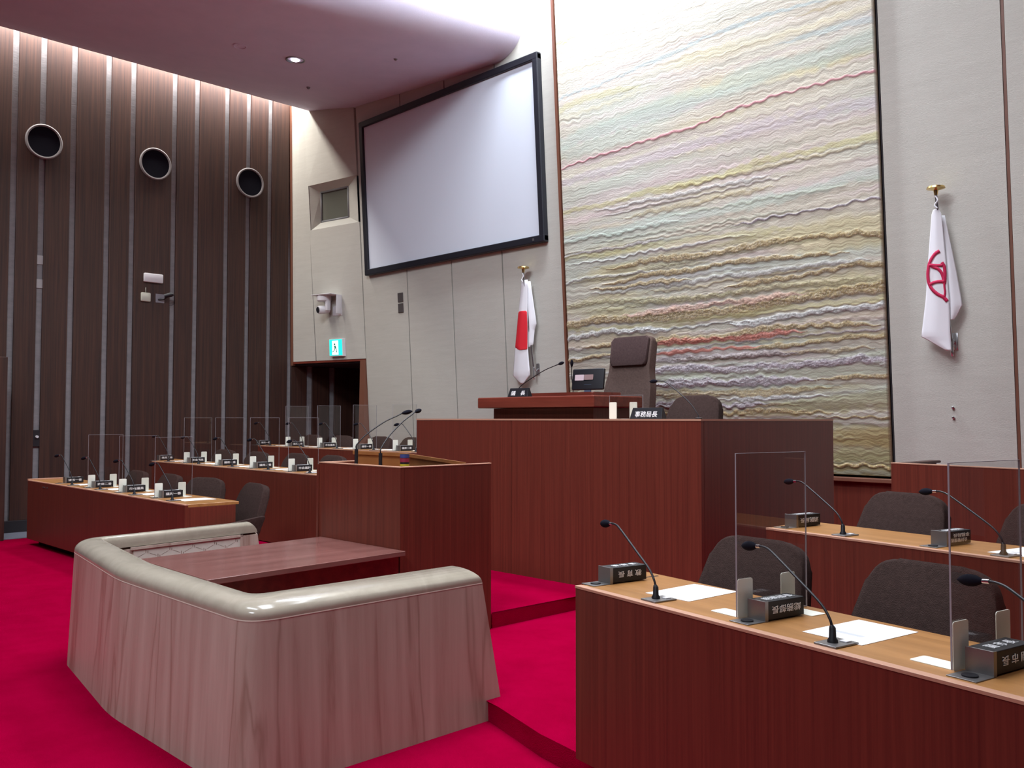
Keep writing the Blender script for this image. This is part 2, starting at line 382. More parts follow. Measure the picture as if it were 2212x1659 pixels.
b=MB(); b.box(-13.4,-7.9,-7,9,7.3,7.4); struct(b.build('ceiling_upper',MT['dark']))
# dark door post at the very left
b=MB(); b.box(-12.95,-12.28,3.0,3.32,.0,2.25,.005); struct(b.build('trim_9',MT['wallwood']))
# ============================================================ TAPESTRY
TB=[
('lil',0.021,0.6,((-7.24,3.43),(-6.50,3.44),(-5.91,3.43))),
('och',0.032,0.8,((-6.46,3.22),(-5.82,3.22),(-5.22,3.21),(-4.67,3.22),(-4.33,3.23),(-4.01,3.22),(-3.41,3.18))),
('whg',0.021,0.7,((-7.24,3.11),(-6.58,3.15),(-6.03,3.11))),
('och',0.028,0.8,((-6.55,3.05),(-6.03,3.07),(-5.52,3.07),(-5.03,3.10),(-4.67,3.08),(-4.17,3.05),(-3.86,3.04))),
('och',0.025,0.8,((-6.74,3.00),(-6.04,2.98),(-5.58,2.98))),
('och',0.030,0.8,((-4.95,2.85),(-4.34,2.86),(-4.02,2.88),(-3.71,2.92),(-3.42,2.90))),
('yog',0.038,0.5,((-7.26,2.83),(-6.48,2.85),(-5.84,2.76),(-5.24,2.77),(-4.34,2.79),(-3.87,2.76),(-3.41,2.78))),
('och',0.061,0.9,((-7.27,2.62),(-6.73,2.64),(-6.06,2.60),(-5.44,2.60),(-4.87,2.60),(-4.35,2.64),(-3.87,2.67),(-3.42,2.69))),
('pnk',0.033,0.5,((-6.31,2.66),(-5.64,2.67),(-5.05,2.68),(-4.52,2.70),(-4.27,2.70))),
('yel',0.030,0.2,((-7.27,2.56),(-5.85,2.52),(-3.42,2.59))),
('whg',0.042,0.9,((-7.26,2.45),(-6.62,2.50),(-5.85,2.46))),
('whg',0.035,0.9,((-4.93,2.45),(-4.53,2.48),(-4.04,2.51),(-3.42,2.52))),
('pea',0.055,0.1,((-7.26,2.38),(-4.71,2.37),(-3.43,2.43))),
('och',0.032,0.8,((-6.89,2.33),(-5.94,2.35),(-5.26,2.34),(-4.71,2.37),(-4.20,2.38),(-3.59,2.35))),
('red',0.028,0.5,((-5.94,2.32),(-5.45,2.32),(-5.07,2.31),(-4.71,2.33),(-4.30,2.34))),
('red',0.019,0.4,((-5.91,2.21),(-5.46,2.22),(-5.07,2.22),(-4.75,2.23))),
('och',0.032,0.7,((-7.27,2.19),(-6.63,2.23))),
('och',0.026,0.7,((-4.71,2.20),(-4.21,2.22),(-3.74,2.25),(-3.44,2.24))),
('lil',0.029,0.6,((-5.99,2.13),(-5.27,2.15),(-4.37,2.14))),
('lil',0.045,0.9,((-6.00,2.01),(-5.47,2.04),(-4.90,2.00),(-4.38,2.01),(-3.90,2.04),(-3.44,2.03))),
('grn',0.058,0.1,((-6.00,1.94),(-3.42,1.96))),
('lil',0.046,0.9,((-5.88,1.87),(-5.28,1.89),(-4.73,1.87),(-4.22,1.88))),
('och',0.025,0.7,((-3.99,1.88),(-3.42,1.89))),
('ocy',0.042,0.8,((-6.06,1.77),(-5.28,1.77),(-4.73,1.77),(-4.07,1.79))),
('whg',0.022,0.6,((-5.10,1.70),(-4.07,1.72))),
('olv',0.083,0.4,((-4.40,1.61),(-3.43,1.71))),
('lil',0.032,0.6,((-6.06,1.65),(-4.74,1.64))),
('och',0.027,0.6,((-6.07,1.56),(-5.49,1.56),(-4.57,1.57),(-4.05,1.55))),
('whi',0.033,0.4,((-4.05,1.52),(-3.42,1.56))),
('och',0.012,0.5,((-3.98,1.51),(-3.41,1.52))),
('whi',0.029,0.4,((-3.98,1.47),(-3.41,1.47))),
('ocy',0.108,0.4,((-3.99,1.33),(-3.41,1.32))),
('olv',0.075,0.4,((-4.00,1.17),(-3.42,1.17))),
('gld',0.018,1.0,((-4.00,1.08),(-3.40,1.06))),
('ggn',0.025,0.3,((-4.00,1.02),(-3.40,1.01))),
('blu',0.023,0.1,((-7.20,5.31),(-6.58,5.33),(-6.02,5.37),(-5.50,5.41),(-5.11,5.43),(-4.74,5.45),(-4.39,5.44),(-3.91,5.39))),
('ocy',0.021,0.1,((-4.07,5.31),(-3.76,5.33),(-3.54,5.30))),
('yel',0.048,0.1,((-7.24,5.94),(-6.98,5.96))),
('yel',0.053,0.1,((-7.23,5.17),(-6.71,5.22),(-6.14,5.18))),
('blu',0.034,0.1,((-4.24,5.12),(-3.70,5.11),(-3.40,5.10))),
('mnt',0.107,0.1,((-7.23,4.77),(-6.16,4.82),(-5.14,4.86),(-4.42,4.92),(-3.94,4.87),(-3.41,4.91))),
('pk2',0.014,0.4,((-7.12,4.49),(-6.63,4.52),(-6.17,4.54),(-5.54,4.56),(-5.15,4.57),(-4.78,4.62),(-4.26,4.64),(-3.95,4.63),(-3.64,4.63),(-3.42,4.62))),
('lpl',0.059,0.1,((-7.25,4.31),(-5.35,4.37),(-3.80,4.37),(-3.42,4.36))),
('yel',0.036,0.2,((-7.25,3.94),(-6.20,3.99),(-5.28,3.98),(-4.63,4.03),(-3.97,4.04),(-3.42,4.05))),
('yel',0.034,0.2,((-7.13,3.40),(-5.43,3.38),(-4.37,3.33))),
('mnt',0.062,0.1,((-7.27,3.64),(-5.42,3.63),(-4.35,3.64),(-3.42,3.73))),
('lil',0.013,0.6,((-4.82,3.45),(-4.40,3.47),(-3.84,3.47),(-3.40,3.51)))
]
TC={'lil':(.42,.37,.41),'och':(.40,.30,.15),'whg':(.55,.55,.54),'yog':(.42,.38,.20),'pnk':(.62,.36,.32),'yel':(.58,.54,.24),'pea':(.60,.48,.36),
'red':(.62,.22,.17),'grn':(.48,.52,.40),'ocy':(.45,.34,.13),'olv':(.40,.38,.20),'whi':(.66,.62,.58),'gld':(.55,.42,.20),'ggn':(.38,.40,.32),'blu':(.42,.55,.58),
'mnt':(.52,.62,.54),'pk2':(.72,.34,.38),'lpl':(.60,.53,.57)}
def vnoise(u,v,seed):
    rs=np.random.RandomState(seed); G=rs.rand(256,256)
    iu=np.floor(u).astype(int); iv=np.floor(v).astype(int); fu=u-iu; fv=v-iv
    fu=fu*fu*(3-2*fu); fv=fv*fv*(3-2*fv); g=lambda a,b: G[a%256,b%256]
    return (g(iu,iv)*(1-fu)+g(iu+1,iv)*fu)*(1-fv)+(g(iu,iv+1)*(1-fu)+g(iu+1,iv+1)*fu)*fv
def tapestry():
    rs=random.Random(5)
    extra=[]
    for k in range(46):
        z0=1.05+(k/46)**1.15*3.0; xa=rs.uniform(-7.5,-5.2); L=rs.uniform(.9,3.2); sl=rs.uniform(-.02,.04)
        extra.append((rs.choice(['och','lil','whg','grn','yog','ocy','mnt','lpl','pea','olv']),rs.uniform(.010,.028),rs.choice([.3,.5,.7]),((xa,z0),(xa+L*.5,z0+sl),(xa+L,z0+sl*1.5))))
    X0,X1,Z0,Z1=-7.235,-3.43,.985,7.5; nx,nz=560,1000
    x=np.linspace(X0,X1,nx)[None,:].repeat(nz,0); z=np.linspace(Z0,Z1,nz)[:,None].repeat(nx,1)
    low=np.clip((4.0-z)/2.5,0,1)
    ph=vnoise(x/1.1,z/.8,2)*7; wob=.0085*np.sin(2*np.pi*x/.165+ph)*(.4+1.1*vnoise(x/.5,z/.12,1))+.006*np.sin(2*np.pi*x/.43+ph*1.7)+(vnoise(x/.5,z/.5,2)-.5)*.03+(vnoise(x/.06,z/.03+9,21)-.5)*.008
    zz=z+wob
    base=np.array([.56,.52,.43])[None,None,:]*np.ones((nz,nx,1))
    n1=vnoise(x/.8,zz/.035,3); n2=vnoise(x/.35,zz/.013,4); n3=vnoise(x/1.6,zz/.16,5); n4=vnoise(x/1.1,zz/.07,6)
    def mix(a,c,t): return a*(1-t[...,None])+np.array(c)*t[...,None]
    base=mix(base,(.50,.54,.47),np.clip((n3-.45)*2.2,0,1)*.8)
    base=mix(base,(.60,.50,.50),np.clip((n4-.55)*2.5,0,1)*.7)
    base=mix(base,(.58,.52,.30),np.clip((vnoise(x/1.3,zz/.10,7)-.6)*3,0,1)*.7)
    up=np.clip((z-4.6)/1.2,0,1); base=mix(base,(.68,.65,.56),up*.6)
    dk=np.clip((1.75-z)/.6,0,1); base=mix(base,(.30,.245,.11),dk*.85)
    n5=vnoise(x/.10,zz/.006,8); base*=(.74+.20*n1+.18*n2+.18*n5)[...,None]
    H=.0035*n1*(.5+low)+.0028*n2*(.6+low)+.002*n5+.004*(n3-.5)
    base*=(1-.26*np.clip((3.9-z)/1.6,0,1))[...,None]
    fine=np.random.RandomState(11).rand(nz,nx); knot=vnoise(x/.018,z/.012,12)
    for (c,w,a,pts) in extra+TB:
        px=np.array([p[0] for p in pts]); pz=np.array([p[1] for p in pts])
        L=pts[0][0]-.0; R=pts[-1][0]
        cz=np.interp(x,px,pz)+wob*.9+(vnoise(x/.23,z*0+sum(map(ord,c))%7,13)-.5)*.03*min(1,w*30)
        wd=w*(.45+.75*vnoise(x/.3,z*0+3.3,14)); eL=X0+.12; eR=X1-.12
        fade=np.ones_like(x)
        if L>eL: fade*=np.clip((x-L+.15)/.3,0,1)
        if R<eR: fade*=np.clip((R+.15-x)/.3,0,1)
        d=np.abs(z-cz)/(wd*np.maximum(fade,.05)+1e-6)
        t=np.clip(1.35-d,0,.6)/.6*(fade>.02)*(.85 if c in('pk2','red','whg','gld','och','lil') else .55)*(.75 if len(pts)==3 and a<=.7 and c not in('pk2','red') else 1)
        col=np.array(TC[c])[None,None,:]*np.ones_like(base)*(.74 if a>=.3 else .88)
        if a>=.5: col=col*(.62+.75*knot)[...,None]+(.22*(fine>.80)*a)[...,None]
        base=base*(1-t[...,None])+col*t[...,None]
        H+=t*a*.013*np.sqrt(np.clip(1-(d*.8)**2,0,1))*(.6+.6*knot)
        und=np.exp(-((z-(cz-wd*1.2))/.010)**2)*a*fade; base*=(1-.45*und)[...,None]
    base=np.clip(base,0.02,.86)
    xf=x.ravel(); zf=z.ravel(); yf=8.12-.06*(zf-1.5)-.045-H.ravel()
    # close the sheet to the wall along its border
    me=bpy.data.meshes.new('tapestry'); n=nx*nz
    co=np.stack([xf,yf,zf],1)
    idx=np.arange(n).reshape(nz,nx); q=np.stack([idx[:-1,:-1],idx[:-1,1:],idx[1:,1:],idx[1:,:-1]],-1).reshape(-1,4)
    ring=np.concatenate([idx[0,:],idx[1:,-1],idx[-1,-2::-1],idx[-2:0:-1,0]])
    co2=co[ring].copy(); co2[:,1]=8.12-.06*(co2[:,2]-1.5)+.02
    k=len(ring); r2=np.arange(k)+n; side=np.stack([ring,r2,np.roll(r2,-1),np.roll(ring,-1)],1)
    allco=np.concatenate([co,co2]); faces=np.concatenate([q,side])
    me.vertices.add(len(allco)); me.vertices.foreach_set('co',allco.astype(np.float32).ravel())
    me.loops.add(faces.size); me.loops.foreach_set('vertex_index',faces.ravel().astype(np.int32))
    me.polygons.add(len(faces)); me.polygons.foreach_set('loop_start',(np.arange(len(faces))*4).astype(np.int32))
    me.polygons.foreach_set('use_smooth',np.ones(len(faces),bool)); me.update(calc_edges=True)
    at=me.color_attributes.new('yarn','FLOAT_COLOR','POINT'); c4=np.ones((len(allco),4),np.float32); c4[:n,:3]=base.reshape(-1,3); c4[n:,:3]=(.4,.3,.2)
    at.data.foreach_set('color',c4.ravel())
    m=bpy.data.materials.new('woven wool'); m.use_nodes=True; N=m.node_tree.nodes; L=m.node_tree.links; p=N['Principled BSDF']; p.inputs['Roughness'].default_value=.95; p.inputs['Specular IOR Level'].default_value=.1
    a=N.new('ShaderNodeAttribute'); a.attribute_name='yarn'; L.new(a.outputs['Color'],p.inputs['Base Color'])
    tc=N.new('ShaderNodeTexCoord'); mp=N.new('ShaderNodeMapping'); mp.inputs['Scale'].default_value=(1,1,4); no=N.new('ShaderNodeTexNoise'); no.inputs['Scale'].default_value=45; no.inputs['Detail'].default_value=3
    L.new(tc.outputs['Object'],mp.inputs[0]); L.new(mp.outputs[0],no.inputs['Vector']); bp=N.new('ShaderNodeBump'); bp.inputs['Strength'].default_value=.5; bp.inputs['Distance'].default_value=.008
    L.new(no.outputs['Fac'],bp.inputs['Height']); L.new(bp.outputs[0],p.inputs['Normal'])
    me.materials.append(m); o=bpy.data.objects.new('tapestry',me); COL.objects.link(o)
    tag(o,'huge woven wool tapestry with wavy pastel and ochre bands on the front wall','tapestry')
tapestry()
# ============================================================ FURNITURE
def T(x,y,z): return Matrix.Translation((x,y,z))
# ---- long desks (local frame: x along the row, y towards the seats, z up from its base)
def desk(name,label,group,loc,rot,x0,x1,depth,h,toe,base,sl=0.,plinth=.10,end='x'):
    t=thing(name,label,'desk',loc,rot,group)
    b=MB(); b.box(x0,x1,.0,.03,toe-base,h-.010,.002); b.build('front_panel',MT['mahog'],t)
    o=[(x0+.001,.031),(x1,.031),(x1,depth),(x0+sl,depth)]
    b=MB(); b.slab(o,.028,.003,M=T(0,0,h-.028)); b.build('desktop',MT['oak_top'],t)
    b=MB(); b.box(x0-.001,x1+.001,-.002,.031,h-.010,h+.0005,.001); b.build('edge_strip',MT['edge'],t)
    for k,(a,dx) in enumerate(((x0,sl),(x1-.03,0))):
        b=MB(); b.hexa([(a,.03,toe-base),(a+.03,.03,toe-base),(a+.03+dx*.9,depth-.03,toe-base),(a+dx*.9,depth-.03,toe-base),(a,.03,h-.028),(a+.03,.03,h-.028),(a+.03+dx*.9,depth-.03,h-.028),(a+dx*.9,depth-.03,h-.028)],.002)
        b.build('side_panel',MT['mahog'],t)
    b=MB(); b.box(x0+.12,x1-.12,plinth,plinth+.05,0,toe-base+.05); b.build('plinth',MT['recess'],t)
    return t
dR1=desk('council_desk','front right-hand long wooden desk nearest the viewer with a pale oak top','members desks',(R1O.x,R1O.y,.10),RA,0,4.2,.47,.72,.125,.10,sl=-.10)
dR2=desk('council_desk','second right-hand long wooden desk behind the nearest one','members desks',(R2O.x,R2O.y,.203),RA,0,4.2,.45,.717,.205,.203,sl=-.10)
dL1=desk('council_desk','front left-hand long wooden desk standing on the red floor before the timber wall','members desks',(0,3.42,0),0,-11.75,-7.50,.50,.76,.07,0,sl=-.12)
dL2=desk('council_desk','middle left-hand long wooden desk, second of three before the timber wall','members desks',(0,4.85,.19),0,-11.62,-7.45,.50,.755,.20,.19,sl=-.45)
dL3=desk('council_desk','rearmost left-hand long wooden desk near the dark doorway','members desks',(0,6.45,.36),0,-11.80,-7.45,.50,.75,.37,.36,sl=-.5)
b=MB(); b.box(.004,.016,.04,.44,.7195,.7207); b.build('groove_rail',MT['recess'],dR1)
b=MB(); b.box(-11.77,-11.735,.0,.48,.76,.775,.003); b.build('end_rail',MT['edge'],dL1)
for xa,xb in ((-11.2,-11.12),(-11.06,-11.03)):
    b=MB(); b.box(xa,xb,-.006,.0,.70,.712); b.build('metal_catch',MT['silver'],dL1)
# ---- high partition of the third right-hand row
t=thing('tall_partition','tall mahogany front board of the rearmost right-hand row, cut by the picture edge','partition',(R3O.x,R3O.y,.48),RA)
b=MB(); b.box(0,4,0,.035,.0,.72,.001); b.build('front_panel',MT['mahog'],t)
b=MB(); b.box(-.001,4,-.002,.037,.72,.727,.001); b.build('edge_strip',MT['edge'],t)
b=MB(); b.box(0,4,.05,.42,.62,.645,.003); b.build('desktop',MT['oak_top'],t)
b=MB(); b.box(0,.03,.037,.40,0,.62,.002); b.build('side_panel',MT['mahog'],t)
t=thing('side_counter','dark wooden counter end rising just above the rearmost right-hand board','counter',(0,0,0),0)
b=MB(); b.box(-2.73,-2.69,6.62,7.20,.48,1.165,.003); b.build('side_panel',MT['wallwood'],t)
b=MB(); b.box(-2.75,-2.67,6.60,7.24,1.165,1.185,.008); b.build('counter_top',MT['wallwood'],t)
# ---- clerk's high block
BX0,BX1,BY=-6.74,-3.57,5.33
t=thing('secretary_counter','big mahogany counter at eye level in front of the tapestry, centre of the room','counter',(0,0,0),0)
b=MB(); b.box(BX0,-5.462,BY,BY+.035,.10,1.485,.002); b.build('front_panel',MT['mahog'],t)
b=MB(); b.box(-5.458,BX1,BY,BY+.035,.10,1.485,.002); b.build('front_panel',MT['mahog'],t)
b=MB(); b.box(BX1-.035,BX1,BY+.036,7.30,.10,1.485,.002); b.build('side_panel',MT['mahog'],t)
b=MB(); b.box(BX0,BX0+.035,BY+.036,7.30,.10,1.485,.002); b.build('side_panel',MT['mahog'],t)
b=MB(); b.slab([(BX0-.002,BY-.003),(BX1+.002,BY-.003),(BX1+.002,7.3),(BX1-.05,7.3),(BX1-.05,5.86),(BX0+.05,5.86),(BX0+.05,7.3),(BX0-.002,7.3)],.013,M=T(0,0,1.486)); b.build('counter_top',MT['edge'],t)
# ---- presiding desk (higher, behind)
t=thing('presiding_desk','raised mahogany presiding desk with thick overhanging top behind the big counter','desk',(0,0,0),0)
b=MB(); b.box(-6.68,-5.16,6.05,6.75,1.602,1.708,.012,seg=3); b.build('desktop',MT['mahog_x'],t)
b=MB(); b.box(-6.56,-5.26,6.16,6.70,.80,1.60,.003); b.build('body_panel',MT['mahog'],t)
b=MB(); b.slab(rpoly([(-6.12,6.2),(-5.3,6.2),(-5.3,6.62),(-6.12,6.62)],.03),.035,.006,M=T(0,0,1.709)); b.build('raised_tray',MT['mahog_x'],t)
# ---- lectern
LX0,LX1,LY0,LY1=-5.34,-4.43,3.38,4.14
t=thing('lectern','tall mahogany speaker lectern between the stone enclosure and the big counter','lectern',(0,0,0),0)
def board(n,m,*a,bev=.002,**k):
    b=MB(); b.box(*a,bev); return b.build(n,MT[m],t)
board('front_panel','mahog',LX0,LX1,LY0,LY0+.03,.10,1.195)
board('side_panel','mahog',LX1-.03,LX1,LY0+.03,LY1,.10,1.195)
board('side_panel','mahog',LX0,LX0+.03,LY0+.03,LY1,.10,1.195)
board('rim','edge',LX0-.002,LX1+.002,LY0-.002,LY0+.03,1.196,1.204)
board('rim','edge',LX1-.03,LX1+.002,LY0+.031,LY1,1.196,1.204)
board('rim','edge',LX0-.002,LX0+.03,LY0+.031,LY1,1.196,1.204)
board('corner_post','mahog',LX0-.012,LX0+.01,LY0-.012,LY0+.012,.10,1.19)
board('inner_shelf','oak_y',LX0+.03,LX1-.03,LY0+.03,LY1,1.10,1.125)
b=MB(); b.hexa([(-5.24,3.60,1.126),(-4.66,3.60,1.126),(-4.66,4.10,1.126),(-5.24,4.10,1.126),(-5.24,3.60,1.252),(-4.66,3.60,1.252),(-4.66,4.10,1.175),(-5.24,4.10,1.175)],.002); b.build('reading_board',MT['oak_y'],t)
b=MB(); b.hexa([(-5.25,3.59,1.252),(-4.65,3.59,1.252),(-4.65,4.11,1.175),(-5.25,4.11,1.175),(-5.25,3.59,1.277),(-4.65,3.59,1.277),(-4.65,4.11,1.20),(-5.25,4.11,1.20)],.003); b.build('board_frame',MT['oak_y'],t)
# ---- table inside the enclosure
t=thing('witness_table','low polished reddish table inside the stone enclosure, against the lectern','table',(0,0,0),0)
b=MB(); b.slab([(-5.17,2.09),(-4.27,2.07),(-4.37,3.375),(-5.30,3.375)],.03,.003,M=T(0,0,.67)); b.build('tabletop',MT['table_top'],t)
b=MB(); b.slab([(-5.12,2.16),(-4.34,2.14),(-4.43,3.37),(-5.25,3.37)],.12,M=T(0,0,.55)); b.build('apron',MT['mahog_x'],t)
for x,y in ((-5.10,2.2),(-4.38,2.18),(-4.45,3.06),(-5.22,3.06)):
    b=MB(); b.box(x-.03,x+.03,y-.03,y+.03,0 if y<3 else 0,.55,.003); b.build('leg',MT['mahog'],t)
# ---- stone enclosure
def rounded(path,r,n=7):
    out=[]
    for i,p in enumerate(path):
        p=Vector(p)
        if i in (0,len(path)-1): out.append(p); continue
        a=Vector(path[i-1]); c=Vector(path[i+1]); rr=r[i]; d1=(a-p).normalized()*rr; d2=(c-p).normalized()*rr
        for k in range(n):
            s=k/(n-1); out.append((p+d1)*(1-s)**2+p*2*s*(1-s)+(p+d2)*s*s)
    return out
INN=[(-6.01,3.40),(-5.84,2.13),(-4.66,1.955),(-3.545,1.925),(-3.53,3.20)]
OUT=[(-6.15,3.42),(-5.96,1.96),(-4.73,1.775),(-3.31,1.77),(-3.33,3.20)]
ri={1:.05,2:.12,3:.07}; ro={1:.13,2:.16,3:.16}
PI_,PO_=rounded(INN,ri),rounded(OUT,ro)
def ring(wt,z):
    r=[Vector(((a.x+(c.x-a.x)*wt),(a.y+(c.y-a.y)*wt),z)) for a,c in zip(PI_,PO_)]
    back=.125*z/.7+ (.055*((z-.68)/.073)**2 if z>.68 else 0)
    for e,n in ((0,1),(-1,-2)):
        d=(r[n]-r[e]).normalized(); r[e]=r[e]+d*back
    return r
def loft(prof,close=True):
    b=MB(); R=[ring(wt,z) for wt,z in prof]
    if close: R=R+[R[0]]
    V=[[b.bm.verts.new(p) for p in r] for r in (R[:-1] if close else R)]
    if close: V.append(V[0])
    for A,B in zip(V,V[1:]):
        for j in range(len(A)-1):
            f=b.bm.faces.new((A[j],A[j+1],B[j+1],B[j])); f.smooth=True
    if close:
        for e in (0,-1): 
            b.bm.faces.new([v[e] for v in V[:-1]])
    return b
t=thing('stone_enclosure','low veined pinkish stone enclosure with rounded marble rail in the foreground','enclosure',(0,0,0),0)
body=[(.0,.0),(.0,.66),(.30,.676),(.848,.676),(1.0,0)]
loft(body).build('stone_wall',MT['stone'],t,smooth=True,shade=50)
cap=[(-.02,.676)]+[(-.02,.70)]+[(-.02+.10*(1-math.cos(math.radians(a))),.71+.042*math.sin(math.radians(a))) for a in (20,45,70,90)]+[(.30,.753)]+[(.35+.50*math.sin(math.radians(a)),.690+.063*math.cos(math.radians(a))) for a in (5,20,35,50,65,78,90)]+[(.85,.677)]
loft(cap).build('marble_rail',MT['cap'],t,smooth=True,shade=70)
loft([(.60,.674),(.852,.6790),(.8535,.6745),(.60,.668)]).build('joint_line',MT['groove'],t,smooth=True)
# round the rail's two ends: end blocks
# patterned cloth inlay on the inner face of the far wing
p0,p1=Vector((-6.01,3.40,0)),Vector((-5.84,2.13,0)); dv=(p1-p0).normalized(); nv=Vector((-dv.y,dv.x,0)); nv=nv if nv.x>0 else -nv
def inl(s,z,o): q=p0+dv*s+nv*o; return (q.x,q.y,z)
b=MB(); b.hexa([inl(.27,.10,-.002),inl(1.07,.10,-.002),inl(1.07,.10,.006),inl(.27,.10,.006),inl(.27,.655,-.002),inl(1.07,.655,-.002),inl(1.07,.655,.006),inl(.27,.655,.006)])
ip=b.build('cloth_inlay',MT['inlay'],t)
b=MB()
for s in range(0,10):
    for r_ in range(0,9):
        cx=.30+s*.085; cz=.63-r_*.07+(.035 if s%2 else 0)
        if cz<.12 or cz>.64: continue
        for dx,dz,l in ((-.007,0,.02),(.007,.006,.024)):
            q=[inl(cx+dx-.002,cz+dz-l/2,.0065),inl(cx+dx+.002,cz+dz-l/2+.004,.0065),inl(cx+dx+.002,cz+dz+l/2,.0065),inl(cx+dx-.002,cz+dz+l/2-.004,.0065)]
            b.bm.faces.new([b.bm.verts.new(v) for v in q])
        for (dx,dz) in ((.085,.035),(.085,-.035)):
            a=Vector((cx+dx*.2,cz+dz*.2)); c=Vector((cx+dx*.8,cz+dz*.8))
            if c.x>1.06 or cx>1.05 or c.x<.29 or c.y>.645 or c.y<.11: continue
            q=[inl(a.x,a.y-.001,.0065),inl(c.x,c.y-.001,.0065),inl(c.x,c.y+.001,.0065),inl(a.x,a.y+.001,.0065)]
            b.bm.faces.new([b.bm.verts.new(v) for v in q])
b.build('leaf_motif',MT['motif'],ip)
b=MB()
for (s0,s1,z0,z1) in ((.25,1.09,.655,.672),(.25,.27,.08,.672)):
    b.hexa([inl(s0,z0,-.002),inl(s1,z0,-.002),inl(s1,z0,.012),inl(s0,z0,.012),inl(s0,z1,-.002),inl(s1,z1,-.002),inl(s1,z1,.012),inl(s0,z1,.012)])
b.build('inlay_frame',MT['stone'],ip)
# ---- chairs
def make_chair(label,group):
    t=thing('armchair',label,'chair',(0,0,0),0,group)
    ol=rpoly([(-.305,0),(.305,0),(.218,.46),(-.218,.46)],[.03,.03,.10,.10],6)
    # back leans away: outline plane spanned by x and (0,.33,.94)
    d=Vector((0,.36,.93)).normalized(); nrm=Vector((0,-d.z,d.y))
    Mx=Matrix(((1,0,nrm.x,0),(0,d.y,nrm.y,.245),(0,d.z,nrm.z,.44),(0,0,0,1)))
    b=MB(); b.slab(ol,.075,.03,M=Mx,seg=4); b.build('backrest',MT['chair'],t,smooth=True,shade=60)
    b=MB(); b.slab(rpoly([(-.275,-.24),(.275,-.24),(.27,.22),(-.27,.22)],.07,5),.10,.035,M=T(0,0,.37),seg=4); b.build('seat',MT['chair'],t,smooth=True,shade=60)
    for sx in (-1,1):
        o=rpoly([(-.20,.36),(.20,.38),(.30,.62),(.22,.61),(-.18,.55)],[.04,.02,.02,.05,.05],4)   # (y,z)
        Mx2=Matrix(((0,0,1,sx*.30-.027),(1,0,0,0),(0,1,0,0),(0,0,0,1)))
        b=MB(); b.slab(o,.054,.02,M=Mx2,seg=3); b.build('armrest',MT['chair'],t,smooth=True,shade=60)
    b=MB(); b.slab(rpoly([(-.26,-.20),(.26,-.20),(.26,.24),(-.26,.24)],.06,4),.05,.015,M=T(0,0,.32)); b.build('seat_shell',MT['shell'],t,smooth=True)
    b=MB(); b.tube([(0,0,.05),(0,0,.33)],.035,12); b.build('pedestal',MT['shell'],t)
    b=MB()
    for k in range(4):
        a=math.pi/4+k*math.pi/2; b.tube([(0,0,.05),(.26*math.cos(a),.26*math.sin(a),.025)],[.028,.018],8)
    b.build('star_base',MT['shell'],t)
    return t
GC='brown armchairs at the members desks'
ch=make_chair('brown armchair at the nearest right-hand desk, behind its first clear screen',GC)
def put(first,root,O,u,v,z,rot,label,group=GC):
    p=RP(O,u,v,z)
    if first: root.location=p; root.rotation_euler=(0,0,rot); return root
    return dup(root,p,rot,label,group)
put(True,ch,R1O,.345,.385,.203-.10,RA+math.radians(4),'')
for (O,u,v,z,rt,l) in ((R1O,1.115,.385,.103,RA+.04,'brown armchair at the nearest right-hand desk, behind its second paper sheet'),
    (R2O,.335,.40,.203,RA,'brown armchair at the second right-hand desk, to the right of the tapestry bottom'),
    (R2O,1.13,.40,.203,RA,'brown armchair at the second right-hand desk, half cut off by the right picture edge')):
    put(False,ch,O,u,v,z,rt,l)
L1c=[(-10.46,3.86,0,'farthest left brown armchair at the front left-hand desk'),(-9.58,3.86,.0,'second brown armchair from the left at the front left-hand desk'),(-8.62,3.88,.35,'brown armchair turned sideways at the front left-hand desk, third from the left'),(-7.70,3.83,-.06,'brown armchair standing clear of the right end of the front left-hand desk')]
L2c=[(-11.1,5.27,.1,'brown armchair at the middle left-hand desk, leftmost one'),(-10.16,5.22,.05,'brown armchair at the middle left-hand desk, second from its left end'),(-9.40,5.30,0,'brown armchair at the middle left-hand desk, third from its left end'),(-8.60,5.28,0,'brown armchair at the middle left-hand desk, just left of the lectern')]
L3c=[(-11.56,6.86,0,'brown armchair at the rearmost left-hand desk, leftmost one'),(-10.75,6.86,.1,'brown armchair at the rearmost left-hand desk, second from the left'),(-9.88,6.86,0,'brown armchair at the rearmost left-hand desk, between the two lectern microphones'),(-9.17,6.86,0,'brown armchair at the rearmost left-hand desk, touching the edge of the big counter')]
for L,z in ((L1c,0),(L2c,.19),(L3c,.36)):
    for x,y,r,l in L: dup(ch,(x,y,z+.005),r,l,GC)
dup(ch,(-4.28,5.98,.80),0,'brown armchair behind the big counter, right of the presiding chair','chairs behind the counter')
